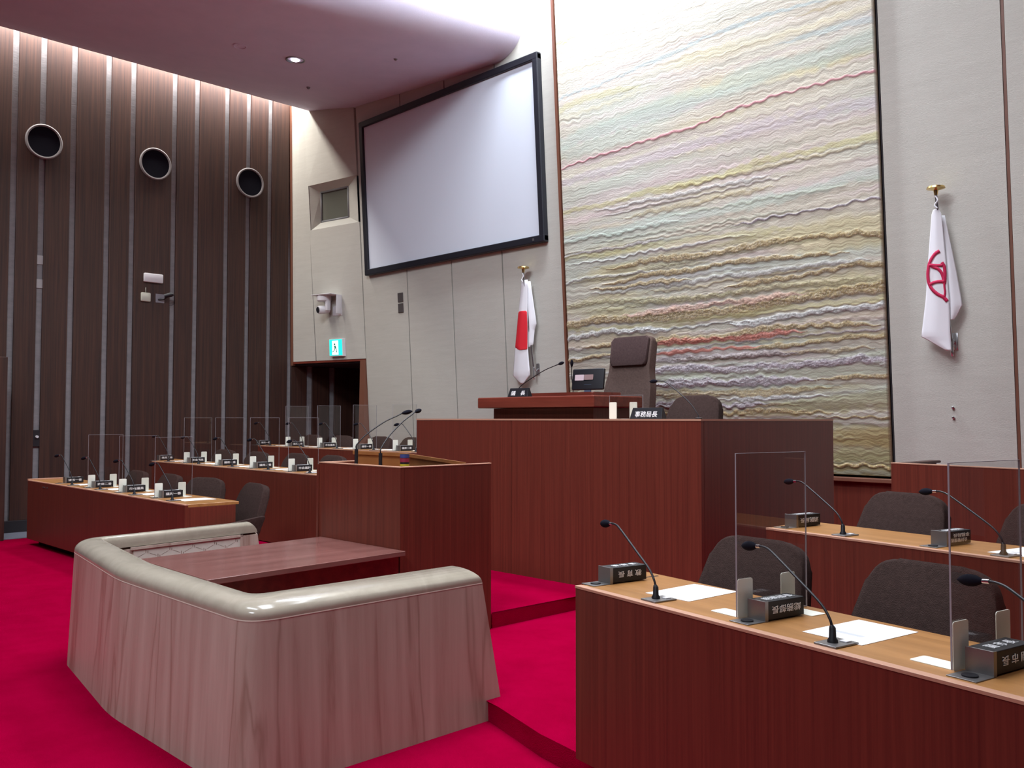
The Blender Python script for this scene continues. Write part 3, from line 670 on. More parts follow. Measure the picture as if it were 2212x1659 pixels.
# presiding chair
t=thing('high_back_chair','tall brown high-backed presiding chair before the tapestry','chair',(-5.67,6.93,1.02),0)
d=Vector((0,.16,.985)).normalized(); nrm=Vector((0,-d.z,d.y))
Mx=Matrix(((1,0,nrm.x,0),(0,d.y,nrm.y,.27),(0,d.z,nrm.z,.42),(0,0,0,1)))
b=MB(); b.slab(rpoly([(-.31,0),(.31,0),(.29,.40),(.255,.52),(.25,.89),(-.25,.89),(-.255,.52),(-.29,.40)],[.05,.05,.05,.05,.06,.06,.05,.05],4),.10,.035,M=Mx,seg=4); b.build('backrest',MT['chair_lit'],t,smooth=True,shade=60)
b=MB(); b.slab(rpoly([(-.225,.585),(.225,.585),(.235,.875),(-.235,.875)],.035,4),.05,.022,M=Mx@T(0,0,.085),seg=4); b.build('head_pad',MT['chair2'],t,smooth=True,shade=60)
b=MB(); b.slab(rpoly([(-.29,-.28),(.29,-.28),(.29,.26),(-.29,.26)],.07,4),.12,.04,M=T(0,0,.36),seg=4); b.build('seat',MT['chair_lit'],t,smooth=True,shade=60)
for sx in (-1,1):
    Mx2=Matrix(((0,0,1,sx*.33-.03),(1,0,0,0),(0,1,0,0),(0,0,0,1)))
    b=MB(); b.slab(rpoly([(-.2,.46),(.24,.50),(.27,.58),(-.2,.52)],.02),.06,.015,M=Mx2); b.tube([(sx*.33,-.05,.38),(sx*.33,-.05,.50)],.02,8); b.build('armrest',MT['chair_lit'],t,smooth=True)
b=MB(); b.tube([(0,0,.03),(0,0,.37)],.035,12)
for k in range(5):
    a=k*2*math.pi/5; b.tube([(0,0,.06),(.3*math.cos(a),.3*math.sin(a),.03)],[.03,.02],8)
b.build('pedestal',MT['shell'],t)
# ============================================================ DESK ITEMS
def bez(pts,n=8):
    """Catmull-Rom through points"""
    P=[Vector(p) for p in pts]; P=[P[0]*2-P[1]]+P+[P[-1]*2-P[-2]]; out=[]
    for i in range(1,len(P)-2):
        for k in range(n):
            s=k/n; a,b_,c,d_=P[i-1],P[i],P[i+1],P[i+2]
            out.append(.5*((2*b_)+(c-a)*s+(2*a-5*b_+4*c-d_)*s*s+(3*b_-a-3*c+d_)*s**3))
    out.append(P[-2]); return out
def make_mic(label,group,a=1.,c=1.,yaw=0.):
    Q=lambda v:(Matrix.Rotation(math.radians(yaw),3,'Z')@Vector((v[0]*a,(v[1]+.01)*a,v[2]*c if v[2]<=.05 else .05+(v[2]-.05)*c))+Vector((0,-.01,0)))
    t=thing('gooseneck_microphone',label,'microphone',(0,0,0),0,group)
    b=MB(); b.box(-.035,.045,-.055,.055,0,.006,.002); b.build('base_plate',MT['silver'],t)
    b=MB(); b.box(.005,.030,.015,.040,.006,.010,.001); b.build('switch_button',MT['white'],t)
    b=MB(); b.tube([(0,-.01,.004),(0,-.01,.012),(0,-.01,.020),(0,-.01,.048),(-.004,-.01,.056)],[.016,.016,.011,.010,.006],14); b.build('socket',MT['black'],t,smooth=True)
    path=bez([Q(v) for v in [(0,-.01,.045),(-.010,-.01,.075),(-.045,-.005,.112),(-.13,.01,.162),(-.27,.045,.232),(-.315,.058,.246),(-.35,.066,.247)]],7)
    b=MB(); b.tube(path,.0042,10); b.build('gooseneck',MT['black'],t,smooth=True)
    b=MB(); b.tube([Q((-.345,.065,.247)),Q((-.366,.069,.245))],.0062,12); b.build('collar',MT['chrome'],t,smooth=True)
    p=Q((-.364,.0687,.245)); d=(p-Q((-.345,.065,.247))).normalized()*.087; r=[.004,.010,.0145,.0165,.0165,.0145,.0095,.002]
    b=MB(); b.tube([p+d*(k/7*.98) for k in range(8)],r,16); b.build('windscreen',MT['blackmatte'],t,smooth=True)
    return t
GM='gooseneck microphones on the members desks'
mic=make_mic('gooseneck microphone on the nearest right-hand desk, closest to its left end',GM)
mic.location=RP(R1O,.40,.085,.8205); mic.rotation_euler=(0,0,RA)
for O,u,z,l in ((R1O,1.187,.8205,'gooseneck microphone on the nearest right-hand desk in front of the big armchair'),
    (R1O,1.975,.8205,'gooseneck microphone at the right picture edge, only its head and neck showing'),
    (R2O,.425,.9205,'gooseneck microphone on the second right-hand desk, beside the four-letter plate'),
    (R2O,1.225,.9205,'gooseneck microphone on the second right-hand desk seen through a clear screen')):
    dup(mic,RP(O,u,.085,z),RA,l)
ordn=['first','second','third','fourth','fifth']
LR=[('front',3.42,.7605,[-10.49,-9.66,-8.78,-7.93],[-10.96,-10.07,-9.22,-8.36],1),
    ('middle',4.85,.9455,[-11.30,-10.45,-9.60,-8.79,-7.96],[-11.80,-10.90,-10.06,-9.23,-8.41],1),
    ('rearmost',6.45,1.1105,[-11.60,-10.72,-9.90,-9.10,-8.27],[-12.10,-11.21,-10.40,-9.57,-8.74],1)]
micL=make_mic('x',GM,.64,1.42,28); first=True
for nm,Y,z,ms,ps,_ in LR:
    for i,x in enumerate(ms):
        l='gooseneck microphone on the %s left-hand desk, %s from the left'%(nm,ordn[i])
        if first: micL.location=(x,Y+.09,z); micL['label']=l; first=False; continue
        dup(micL,(x,Y+.09,z),0,'gooseneck microphone on the %s left-hand desk, %s from the left'%(nm,ordn[i]))
# nameplates: block lying along the desk depth, lettering on top and on the +x side
def make_plate(label,side,top,group,flip=True,two=None):
    t=thing('nameplate',label,'nameplate',(0,0,0),0,group)
    b=MB(); b.box(0,.075,.137,.33,.004,.066,.002); b.build('block',MT['black'],t)
    b=MB(); b.box(-.001,.076,.131,.137,.0,.068,.001); b.box(.0755,.0775,.131,.146,.0,.068); b.build('end_bracket',MT['silver'],t)
    b=MB(); b.box(-.004,.079,.045,.131,.0,.003,.001); b.build('foot_plate',MT['silver'],t)
    b=MB(); b.tube([(.038,.086,.003),(.038,.086,.007)],.021,20); b.build('rubber_pad',MT['black'],t,smooth=True)
    n=len(side)
    def place(s,L,H,c,Mx,nm):
        k=len(s)
        for i,chx in enumerate(s):
            pass
        body=s
        text_mesh(body,.03,nm,MT['letter'],t,Mx,.0006,fit=(L,H))
    # side text: reads along +y; upside down (flip) as on lowered plates
    L=.034*n if n<4 else .135
    side_=(' '.join(side)) if n<=3 else side
    W=.125 if n<=3 else .145
    if two:
        for r_,tx in enumerate(two):
            Mx=Matrix(((0,0,1,.0765),(-1,0,0,.238+(.012 if r_ else -.006)),(0,-1,0,.024+.022*r_),(0,0,0,1)))
            text_mesh(tx,.03,'lettering',MT['letter'],t,Mx,.0006,fit=(.13,.018))
    else:
        if flip: Mx=Matrix(((0,0,1,.0765),(-1,0,0,.238),(0,-1,0,.036),(0,0,0,1)))
        else: Mx=Matrix(((0,0,1,.0765),(1,0,0,.238),(0,1,0,.036),(0,0,0,1)))
        text_mesh(side_,.03,'lettering',MT['letter'],t,Mx,.0006,fit=(W,.026))
    if top:
        Mx=Matrix(((0,1,0,.0375),(-1,0,0,.238),(0,0,1,.0668),(0,0,0,1))) if False else Matrix(((0,-1,0,.0375),(1,0,0,.238),(0,0,1,.0668),(0,0,0,1)))
        text_mesh(' '.join(top) if len(top)<=3 else top,.03,'lettering',MT['letter'],t,Mx,.0006,fit=(W,.036))
    return t
GN='black nameplates on the right-hand desks'
for O,u,z,s,two,l in ((R1O,-.015,.8202,'教育長',None,'black nameplate with three white characters at the left end of the nearest right-hand desk'),
    (R1O,.80,.8202,'総務部長',None,'black nameplate with four white characters beside the first clear screen'),
    (R1O,1.57,.8202,'副市長',None,'large black nameplate at the lower right, beside the second clear screen'),
    (R2O,.015,.9202,'消防局長',None,'black nameplate with four characters at the left end of the second right-hand desk'),
    (R2O,.86,.9202,'会計管理者',('会計管理者','事務局長'),'black nameplate with two lines of characters on the second right-hand desk')):
    p=make_plate(l,s,s,GN,True,two); p.location=RP(O,u,0,z); p.rotation_euler=(0,0,RA)
GNL='black nameplates on the left-hand desks'
protoL=[make_plate('x','議席一番','議席一番',GNL,False),make_plate('x','議席二番','議席二番',GNL,False),make_plate('x','市会議員','市会議員',GNL,False)]
usedP=[False]*3
k=0
for nm,Y,z,ms,ps,_ in LR:
    for i,x in enumerate(ps):
        l='small black nameplate on the %s left-hand desk, %s from the left'%(nm,ordn[i])
        j=k%3; k+=1
        if not usedP[j]: o=protoL[j]; usedP[j]=True; o.location=(x+.02,Y,z-.0003); o['label']=l
        else: dup(protoL[j],(x+.02,Y,z-.0003),0,l)
# acrylic screens with two bookends
def make_screen(label,group,w0=.10,w1=.46,h=.56):
    t=thing('acrylic_screen',label,'clear screen',(0,0,0),0,group)
    b=MB(); b.box(-.0025,.0025,w0,w1,.003,h); p=b.build('clear_panel',MT['acrylic'],t)
    b=MB(); e=.0016
    b.box(-.0026,.0026,w0-e,w0,.003,h); b.box(-.0026,.0026,w1,w1+e,.003,h); b.box(-.0026,.0026,w0-e,w1+e,h,h+e); b.box(-.0026,.0026,w1-.12,w1+e,.0015,.003); b.build('panel_edge',MT['acredge'],p)
    # front bookend foot to -x, rear foot to +x
    Mx=Matrix(((0,0,1,.003),(1,0,0,w0+.037),(0,1,0,.066),(0,0,0,1)))
    b=MB(); b.slab(rrect(.074,.132,.008,3),.002,M=Mx); f=b.build('bookend',MT['ivory'],t)
    b=MB(); b.slab(rrect(.13,.075,.008,3,-.068,w0+.045),.002); b.build('foot',MT['ivory'],f)
    Mx=Matrix(((0,0,1,-.005),(1,0,0,w1-.095),(0,1,0,.066),(0,0,0,1)))
    b=MB(); b.slab(rrect(.074,.132,.008,3),.002,M=Mx); f=b.build('bookend',MT['ivory'],t)
    b=MB(); b.slab(rrect(.12,.075,.008,3,.062,w1-.085),.002); b.build('foot',MT['ivory'],f)
    return t
GA='clear acrylic screens on the desks'
sc=make_screen('clear acrylic screen on the nearest right-hand desk, in front of its left armchair',GA)
sc.location=RP(R1O,.78,0,.8202); sc.rotation_euler=(0,0,RA)
dup(sc,RP(R1O,1.55,0,.8202),RA,'clear acrylic screen at the lower right, in front of the biggest armchair')
for nm,Y,z,ms,ps,_ in LR:
    for i,x in enumerate(ps[1:]): dup(sc,(x,Y,z-.0003),0,'clear acrylic screen on the %s left-hand desk, %s from the left'%(nm,ordn[i]))
# papers
def sheet(w,h,lines,label,group,name='paper_sheet',thick=.0012):
    b=MB(); b.box(-w/2,w/2,-h/2,h/2,0,thick)
    if lines: t=thing(name,label,'paper',(0,0,0),0,group); b.build('sheet',MT['paper'],t)
    else: return tag(b.build(name,MT['paper']),label,'paper',group)
    b=MB()
    rs=random.Random(3)
    for r_ in range(9):
        y=h*.36-r_*h*.035; x=-w*.38
        while x<w*.30:
            l=rs.uniform(.008,.028)
            if rs.random()<.7: b.box(x,x+l,y,y+.0016,thick,thick+.0002)
            x+=l+.006
    b.box(-w*.26,w*.22,-h*.22,-h*.14,thick,thick+.0002)
    b.build('print',MT['ink'],t); return t
GP='white paper sheets on the members desks'
pp=sheet(.215,.30,True,'white paper sheet behind the first microphone of the nearest right-hand desk',GP)
pp.location=RP(R1O,.365,.295,.8205); pp.rotation_euler=(0,0,RA+.12)
dup(pp,RP(R1O,1.135,.280,.8205),RA+.03,'white printed sheet behind the second microphone of the nearest right-hand desk')
dup(pp,RP(R2O,1.24,.27,.9205),RA-.03,'white paper sheet on the second right-hand desk at the right picture edge')
for nm,Y,z,ms,ps,_ in LR:
    for i,x in enumerate(ps):
        dup(pp,(x+.44,Y+.29,z),.05*((i*7)%3-1)+.06,'white paper sheet on the %s left-hand desk, %s from the left'%(nm,ordn[i]))
wt=sheet(.10,.07,False,'small stack of white slips at the right end of the middle left-hand desk',None,'paper_slips',.012); wt.location=(-8.0,4.98,.946)
# ---- things on the lectern
def lmic(label,bx,by,z0,hx,hy,hz,th):
    t=thing('lectern_microphone',label,'microphone',(0,0,0),0,'lectern microphones')
    b=MB(); b.tube([(bx,by,z0),(bx,by,z0+th)],.012,14); b.build('post',MT['black'],t,smooth=True)
    H=Vector((hx,hy,hz)); B=Vector((bx,by,z0+th))
    path=bez([B,B+Vector((0,.004,.03)),B+(H-B)*.22+Vector((0,0,.045)),B+(H-B)*.6+Vector((0,0,.035)),B+(H-B)*.9+Vector((0,0,.008)),H],7)
    b=MB(); b.tube(path,.0042,10); b.build('gooseneck',MT['black'],t,smooth=True)
    d=(H-path[-5]).normalized(); d.z*=.4; d=d.normalized()*.085; b=MB(); b.tube([H+d*(k/7) for k in range(8)],[.005,.010,.0135,.015,.015,.0135,.009,.002],14); b.build('windscreen',MT['blackmatte'],t,smooth=True)
lmic('left long gooseneck microphone standing in the lectern',-5.03,3.47,1.126,-4.97,3.80,1.535,.17)
lmic('right gooseneck microphone standing in the lectern',-4.76,3.47,1.126,-4.90,3.86,1.545,.15)
t=thing('striped_tin','small round tin striped navy, red and yellow in the lectern corner','tin',(-4.545,3.50,1.126),0)
z=0
b=MB(); b.tube([(0,0,0),(0,0,.150)],.029,24,m=MT['black']); b.build('body',MT['black'],t,smooth=True)
for (z0,z1,c,nmc) in ((.10,.125,(.28,.02,.05),'red band'),(.075,.088,(.55,.45,.03),'yellow band'),(.128,.148,(.04,.06,.22),'navy band'),(.04,.07,(.03,.08,.18),'blue band')):
    b=MB(); b.tube([(0,0,z0),(0,0,z1)],.0298,24); b.build('stripe',mat(nmc,c,.5),t,smooth=True)
b=MB(); b.box(-4.63,-4.47,3.62,3.98,1.126,1.150,.004); tag(b.build('black_folder',MT['black']),'black folder lying inside the lectern right of the tin','folder')
# ---- things on the presiding desk and counter
t=thing('monitor','small black monitor seen from behind on the presiding desk','monitor',(-5.54,6.42,1.722),math.radians(8))
b=MB(); b.slab(rrect(.35,.20,.012,3),.03,.008,M=Matrix(((1,0,0,0),(0,.14,-.99,.015),(0,.99,.14,.145),(0,0,0,1)))); b.build('casing',MT['black'],t,smooth=True)
b=MB(); b.slab(rrect(.10,.055,.004,2),.001,M=Matrix(((1,0,0,-.09),(0,.14,-.99,-.0165),(0,.99,.14,.165),(0,0,0,1)))); b.build('pale_label',mat('pale sticker',(.55,.44,.48),.7),t)
b=MB(); b.slab(rrect(.10,.05,.004,2),.001,M=Matrix(((1,0,0,.013),(0,.14,-.99,-.0165),(0,.99,.14,.167),(0,0,0,1)))); b.build('brown_label',mat('brown sticker',(.26,.17,.17),.7),t)
b=MB(); b.hexa([(-.035,-.02,.004),(.035,-.02,.004),(.035,-.012,.004),(-.035,-.012,.004),(-.035,-.022,.10),(.045,-.022,.10),(.045,-.014,.10),(-.035,-.014,.10)]); b.box(-.06,.06,-.06,.06,0,.006,.002); b.build('stand',mat('blue grey stand',(.10,.14,.22),.4,.3),t)
b=MB(); b.box(-.22,.26,.03,.30,.0,.018,.005); b.location=None
tag(b.build('document_tray',MT['black'],loc=(-5.20,6.36,1.745)),'black tray behind the monitor on the presiding desk','tray') if False else b.bm.free()
def namewedge(label,body,loc,w,h,rot=0):
    t=thing('nameplate',label,'nameplate',loc,rot,'wedge nameplates')
    b=MB(); b.hexa([(-w/2,-.035,0),(w/2,-.035,0),(w/2,.035,0),(-w/2,.035,0),(-w/2+.012,-.008,h),(w/2-.012,-.008,h),(w/2-.012,.008,h),(-w/2+.012,.008,h)],.002); b.build('block',MT['black'],t)
    a=math.atan2(.027,h); Mx=Matrix(((1,0,0,0),(0,math.sin(a),-math.cos(a),-.0235),(0,math.cos(a),math.sin(a),h*.43),(0,0,0,1)))
    text_mesh(body,.05,'lettering',MT['letter'],t,Mx,.0008,fit=(w*.70,h*.55))
namewedge('black wedge nameplate with two characters on the presiding desk','議　長',(-6.13,6.10,1.708),.27,.085,.0)
namewedge('black wedge nameplate with four characters on the big counter','事務局長',(-4.17,5.52,1.499),.30,.085,.0)
s2=make_screen('low clear acrylic screen on the big counter left of its nameplate',GA,.0,.33,.185)
s2.rotation_euler=(0,0,math.radians(-90)); s2.location=(-4.61,5.60,1.499)
def pmic(label,p,pts):
    t=thing('desk_microphone',label,'microphone',p,0,'gooseneck microphones on the upper desks')
    b=MB(); b.tube([(0,0,0),(0,0,.008),(0,0,.012)],[.03,.03,.012],16); b.build('base',MT['black'],t,smooth=True)
    path=bez([(0,0,.01)]+pts,7); b=MB(); b.tube(path,.0042,10); b.build('gooseneck',MT['black'],t,smooth=True)
    d=(path[-1]-path[-5]).normalized()*.075; H=path[-1]
    b=MB(); b.tube([H+d*(k/7) for k in range(8)],[.005,.010,.0135,.0155,.0155,.0135,.009,.002],14); b.build('windscreen',MT['blackmatte'],t,smooth=True)
pmic('long gooseneck microphone at the left side of the presiding desk',(-6.28,6.2,1.708),[(.02,0,.07),(.10,0,.13),(.35,0,.24),(.50,0,.285),(.56,0,.30)])
pmic('upright gooseneck microphone just left of the monitor',(-5.76,6.45,1.744),[(-.005,0,.08),(-.01,-.01,.16),(0,-.02,.21),(.01,-.03,.25)])
pmic('gooseneck microphone on the right part of the big counter',(-3.77,5.60,1.499),[(-.02,0,.05),(-.10,0,.14),(-.28,0,.27),(-.34,0,.288),(-.37,0,.289)])
# ============================================================ WALL ITEMS
t=thing('projection_screen','large white projection screen in a black frame on the front wall','screen',(0,0,0),0)
def onw(X,z,o): p=WP(X,z,o); return (p.x,p.y,p.z)
def wb(b,X0,X1,z0,z1,o0,o1,bev=0.,m=None,X0t=None,X1t=None):
    a=X0 if X0t is None else X0t; c=X1 if X1t is None else X1t
    f=[onw(X0,z0,o1),onw(X1,z0,o1),onw(X1,z0,o0),onw(X0,z0,o0),onw(a,z1,o1),onw(c,z1,o1),onw(c,z1,o0),onw(a,z1,o0)]
    b.hexa(f,bev,m)
SX0,SX1,SZ0,SZ1,ft=-11.29,-7.53,3.66,5.975,.09
b=MB(); wb(b,SX0+ft,SX1-ft,SZ0+ft,SZ1-ft,.0,.045); b.build('screen_cloth',MT['screen'],t)
b=MB()
wb(b,SX0,SX1,SZ0,SZ0+ft,0,.08,.012); wb(b,SX0,SX1,SZ1-ft,SZ1,0,.08,.012); wb(b,SX0,SX0+ft,SZ0+.01,SZ1-.01,0,.079,.012); wb(b,SX1-ft,SX1,SZ0+.01,SZ1-.01,0,.079,.012)
b.build('black_frame',MT['frame'],t)
b=MB(); wb(b,SX1-.20,SX1-.17,SZ0+.03,SZ0+.06,.08,.084); b.build('maker_badge',MT['silver'],t)
# switch plates
for z0,l in ((3.20,'upper dark square wall plate below the projection screen'),(3.045,'lower dark square wall plate below the projection screen')):
    b=MB(); wb(b,-10.585,-10.465,z0,z0+.135,-.001,.012,.004); tag(b.build('wall_plate',MT['winframe'] if False else mat('dark plate',(.07,.06,.06),.5)),l,'wall plate','wall plates')
for z0,l in ((1.60,'upper tiny metal knob on the right wall panel below the city flag'),(1.515,'lower tiny metal knob on the right wall panel below the city flag')):
    b=MB(); p=WP(-2.885,z0,0); b.tube([(p.x,p.y+.004,z0),(p.x,p.y-.02,z0),(p.x,p.y-.028,z0)],[.010,.012,.005],12); tag(b.build('small_metal_fixing',MT['chrome'],smooth=True),l,'knob','wall knobs')
# camera on bracket
p=WP(-12.0,3.28,0)
t=thing('wall_camera','white dome-arm camera hanging from a bracket on the beige wall over the exit sign','camera',(p.x,p.y,3.28),math.radians(12))
b=MB(); b.box(-.10,.10,-.014,.0,-.17,.15,.01); b.box(.085,.10,-.13,-.01,-.15,.15,.006); b.build('wall_bracket',MT['white'],t,smooth=True)
b=MB(); b.box(-.32,.10,-.27,-.005,.14,.152,.005); b.build('bracket_shelf',MT['white'],t,smooth=True)
b=MB(); b.tube([(-.16,-.14,.14),(-.16,-.14,.125),(-.16,-.14,.06),(-.16,-.14,.05)],[.11,.115,.11,.09],28); b.build('camera_base',MT['white'],t,smooth=True)
b=MB(); b.box(-.11,-.05,-.18,-.10,-.10,.07,.015); b.build('swivel_arm',MT['white'],t,smooth=True)
h=MB(); h.tube([(-.13,-.06,-.075),(-.16,-.14,-.08),(-.19,-.215,-.088),(-.195,-.235,-.09)],[.045,.066,.066,.056],24); hd=h.build('camera_head',MT['white'],t,smooth=True)
h=MB(); h.tube([(-.195,-.234,-.09),(-.198,-.243,-.091)],[.05,.045],24); h.build('lens',MT['black'],hd,smooth=True)
# exit sign
t=thing('exit_sign','lit green and white running-figure exit sign above the dark doorway','exit sign',(0,0,0),0)
b=MB(); wb(b,-12.14,-11.86,2.47,2.745,0,.06,.006); b.build('sign_case',MT['white'],t)
b=MB(); wb(b,-12.13,-11.87,2.485,2.735,.06,.063); b.build('green_face',MT['glow_g'],t)
b=MB()
def wpoly(pts,o,bb):
    bb.bm.faces.new([bb.bm.verts.new(onw(x,z,o)) for x,z in pts])
wpoly([(-12.075,2.495),(-11.945,2.495),(-11.945,2.715),(-12.07,2.715),(-12.07,2.60)],.065,b); b.build('door_symbol',MT['glow_w'],t)
b=MB(); 
wpoly([(-12.035,2.668),(-12.012,2.675),(-12.0,2.66),(-12.01,2.645),(-12.03,2.648)],.067,b)
wpoly([(-12.03,2.64),(-11.995,2.635),(-11.985,2.60),(-12.02,2.595)],.067,b)
wpoly([(-12.02,2.597),(-12.0,2.597),(-12.03,2.55),(-12.065,2.535),(-12.068,2.545),(-12.04,2.56)],.067,b)
wpoly([(-12.0,2.597),(-11.985,2.60),(-11.975,2.555),(-11.965,2.53),(-11.985,2.53),(-11.992,2.56)],.067,b)
b.build('running_figure',mat('green figure',(.0,.28,.20),.6),t)
# speakers in the timber wall
for y,l in ((3.895,'left round black speaker with grey ring high on the timber wall'),(5.41,'middle round black speaker with grey ring high on the timber wall'),(6.92,'right round black speaker with grey ring high on the timber wall')):
    t=thing('round_speaker',l,'speaker',(XL+.035,y,5.22),0,'round speakers on the timber wall')
    b=MB(); n=40; R=[]
    for (r_,x_) in ((.235,-.01),(.235,.018),(.222,.026),(.205,.022),(.203,-.01)):
        R.append([b.bm.verts.new((x_,r_*math.cos(2*math.pi*k/n),r_*math.sin(2*math.pi*k/n))) for k in range(n)])
    for A,B_ in zip(R,R[1:]):
        for k in range(n): b.bm.faces.new((A[k],A[(k+1)%n],B_[(k+1)%n],B_[k])).smooth=True
    b.build('ring',mat('grey ring',(.20,.185,.19),.5),t,smooth=True)
    b=MB(); b.tube([(.0,0,0),(.006,0,0)],.204,n); b.build('grille',MT['blackmatte'],t)
X_=XL+.035
b=MB(); b.box(X_,X_+.05,5.26,5.54,3.47,3.60,.015); tag(b.build('wall_device',MT['white'],smooth=True),'wide white box on the timber wall below the middle speaker','wall device')
t=thing('wireless_access_point','cream square box with a short aerial on the timber wall','access point',(X_,5.295,3.25),0)
b=MB(); b.box(0,.04,-.07,.07,-.065,.065,.015); b.build('housing',MT['cream'],t,smooth=True)
b=MB(); b.tube([(.02,0,.06),(.02,0,.14)],.005,8); b.build('aerial',MT['cream'],t)
t=thing('bracketed_camera','small black camera on a grey square plate on the timber wall','camera',(X_,5.52,3.25),0)
b=MB(); b.box(0,.01,-.075,.055,-.065,.065,.004); b.build('back_plate',mat('grey plate',(.24,.23,.26),.5),t)
b=MB(); b.tube([(.01,-.04,-.02),(.05,.03,-.01),(.10,.06,.03)],.012,10); b.build('arm',MT['black'],t,smooth=True)
b=MB(); b.tube([(.09,.02,.03),(.13,.10,.055),(.15,.13,.06)],[.03,.034,.018],14); b.build('camera_body',MT['black'],t,smooth=True)
b=MB(); b.tube(bez([(.10,.13,.07),(.05,.19,.03),(.01,.20,-.05),(.01,.16,-.09),(.01,.12,-.085)]),.003,6); b.build('cable',MT['black'],t,smooth=True)
t=thing('wall_switch','dark wall plate with a white knob low on the timber wall','switch',(XL+.001,3.885,1.22),0)
b=MB(); b.box(0,.03,-.055,.05,-.10,.12,.004); b.build('plate',MT['recess'],t)
b=MB(); b.tube([(.03,0,.03),(.06,0,.03)],.018,12); b.build('knob',MT['white'],t,smooth=True)
for y,z,h_,l in ((3.885,3.62,.12,'upper pale blank plate in a wall strip below the left speaker'),(3.885,3.30,.12,'lower pale blank plate in a wall strip below the left speaker')):
    b=MB(); b.box(XL,XL+.012,y-.045,y+.04,z-h_/2,z+h_/2,.003); tag(b.build('blank_plate',mat('pale plate',(.42,.41,.42),.6)),l,'wall plate','blank plates')
# ceiling fittings
def sz(x,y):
    # soffit underside height
    xs=[p[0] for p in prof[2:8]]; zs=[p[1] for p in prof[2:8]]
    return float(np.interp(x,xs,zs))
def ringlight(x,y,r,label,lit):
    z=sz(x+ (7.85-y)*math.tan(math.radians(14))*max(0,min(1,(x+10.5)/2.7)),y)
    t=thing('downlight',label,'ceiling light',(x,y,z),0,'round ceiling fittings')
    b=MB(); n=32; R=[]
    for (q,zz) in ((1,.004),(1,-.010),(.9,-.014),(.82,-.006),(.6,.05 if lit else -.004),(.45,.06 if lit else -.004)):
        R.append([b.bm.verts.new((r*q*math.cos(2*math.pi*k/n),r*q*math.sin(2*math.pi*k/n),zz)) for k in range(n)])
    for A,B_ in zip(R,R[1:]):
        for k in range(n): b.bm.faces.new((A[k],A[(k+1)%n],B_[(k+1)%n],B_[k])).smooth=True
    b.build('trim_ring',MT['silver'] if lit else MT['soffit'],t,smooth=True)
    b=MB(); b.tube([(0,0,-.012 if lit else -.006),(0,0,.0)],r*.42,24); b.build('lamp' if lit else 'cover',MT['lamp'] if lit else MT['soffit'],t)
ringlight(-10.30,6.10,.125,'lit round downlight in the purple-grey soffit',True)
ringlight(-10.42,5.38,.085,'unlit round ceiling fitting left of the lit downlight',False)
for x,y,l in ((-9.2,6.9,'tiny sprinkler head on the soffit right of the downlight'),(-11.2,6.85,'tiny sprinkler head on the soffit near the front wall')):
    z=sz(x,y); b=MB(); b.tube([(x,y,z+.01),(x,y,z-.008),(x,y,z-.03)],[.03,.028,.012],14); tag(b.build('sprinkler_head',MT['winframe'],smooth=True),l,'sprinkler','sprinkler heads')
# ---- flags
SH=(.118,-.018)
def cloth(rows,name,m,parent,th=.004):
    """rows: list of (z, [(x,off),...]) hanging cloth as a folded strip"""
    P=[]
    for z,pts in rows:
        P.append([Vector((x+SH[0],wy(x,z)-o,z+SH[1])) for x,o in pts])
    # densify
    def lerp_rows(P,n=6):
        out=[]
        for a,b_ in zip(P,P[1:]):
            for k in range(n): out.append([p.lerp(q,k/n) for p,q in zip(a,b_)])
        out.append(P[-1]); return out
    P=lerp_rows(P); Q=[]
    for row in P: Q.append(bez(row,6))
    b=MB(); b.grid(Q,m); o=b.build(name,m,parent,smooth=True,shade=80)
    s=o.modifiers.new('thickness','SOLIDIFY'); s.thickness=th; s.offset=0
    return o
def flag(label,cx,ztop,name_pts,pole_top,pole_bot,cat='flag'):
    t=thing('wall_flag',label,cat,(0,0,0),0,'flags on the front wall')
    a=Vector(pole_top); c=Vector(pole_bot)
    b=MB(); b.tube([a,c],.012,12); b.build('pole',MT['chrome'],t,smooth=True)
    b=MB(); b.tube([a+Vector((0,0,-.01)),a+Vector((0,0,.03)),a+Vector((0,0,.045)),a+Vector((0,0,.06)),a+Vector((0,0,.075))],[.014,.02,.075,.07,.02],24); b.build('finial',MT['brass'],t,smooth=True)
    w_=Vector((c.x,wy(c.x,c.z+.1),c.z+.1)); b=MB(); b.tube(bez([w_,w_+Vector((0,-.05,-.03)),c+Vector((0,-.01,.12)),c+Vector((.0,-.012,.0)),c+Vector((0,.0,-.03))]),.010,8); b.box(c.x-.03,c.x+.03,w_.y-.004,w_.y+.02,w_.z-.08,w_.z+.08,.004); b.build('hook_bracket',MT['chrome'],t,smooth=True)
    b=MB(); b.tube(bez([a+Vector((0,-.012,-.02)),a+Vector((.02,-.02,-.06)),a+Vector((.0,-.03,-.10)),a+Vector((.02,-.03,-.13))]),.006,8); b.build('cord',MT['flag'],t,smooth=True)
    return t
tj=flag('white flag with a red disc hanging beside the projection screen',-8,3.3,None,(-7.86,7.88,3.32),(-7.80,8.02,2.02))
o=.12
cloth([(3.235,[(-8.02,o),(-7.97,o+.01),(-7.92,o)]),(2.83,[(-8.105,o),(-8.03,o+.02),(-7.945,o)]),(2.42,[(-8.185,o),(-8.09,o+.02),(-7.965,o)]),(2.06,[(-8.245,o),(-8.12,o+.02),(-7.945,o)]),(1.955,[(-8.11,o),(-8.09,o+.005),(-8.07,o)])],'cloth',MT['flag'],tj)
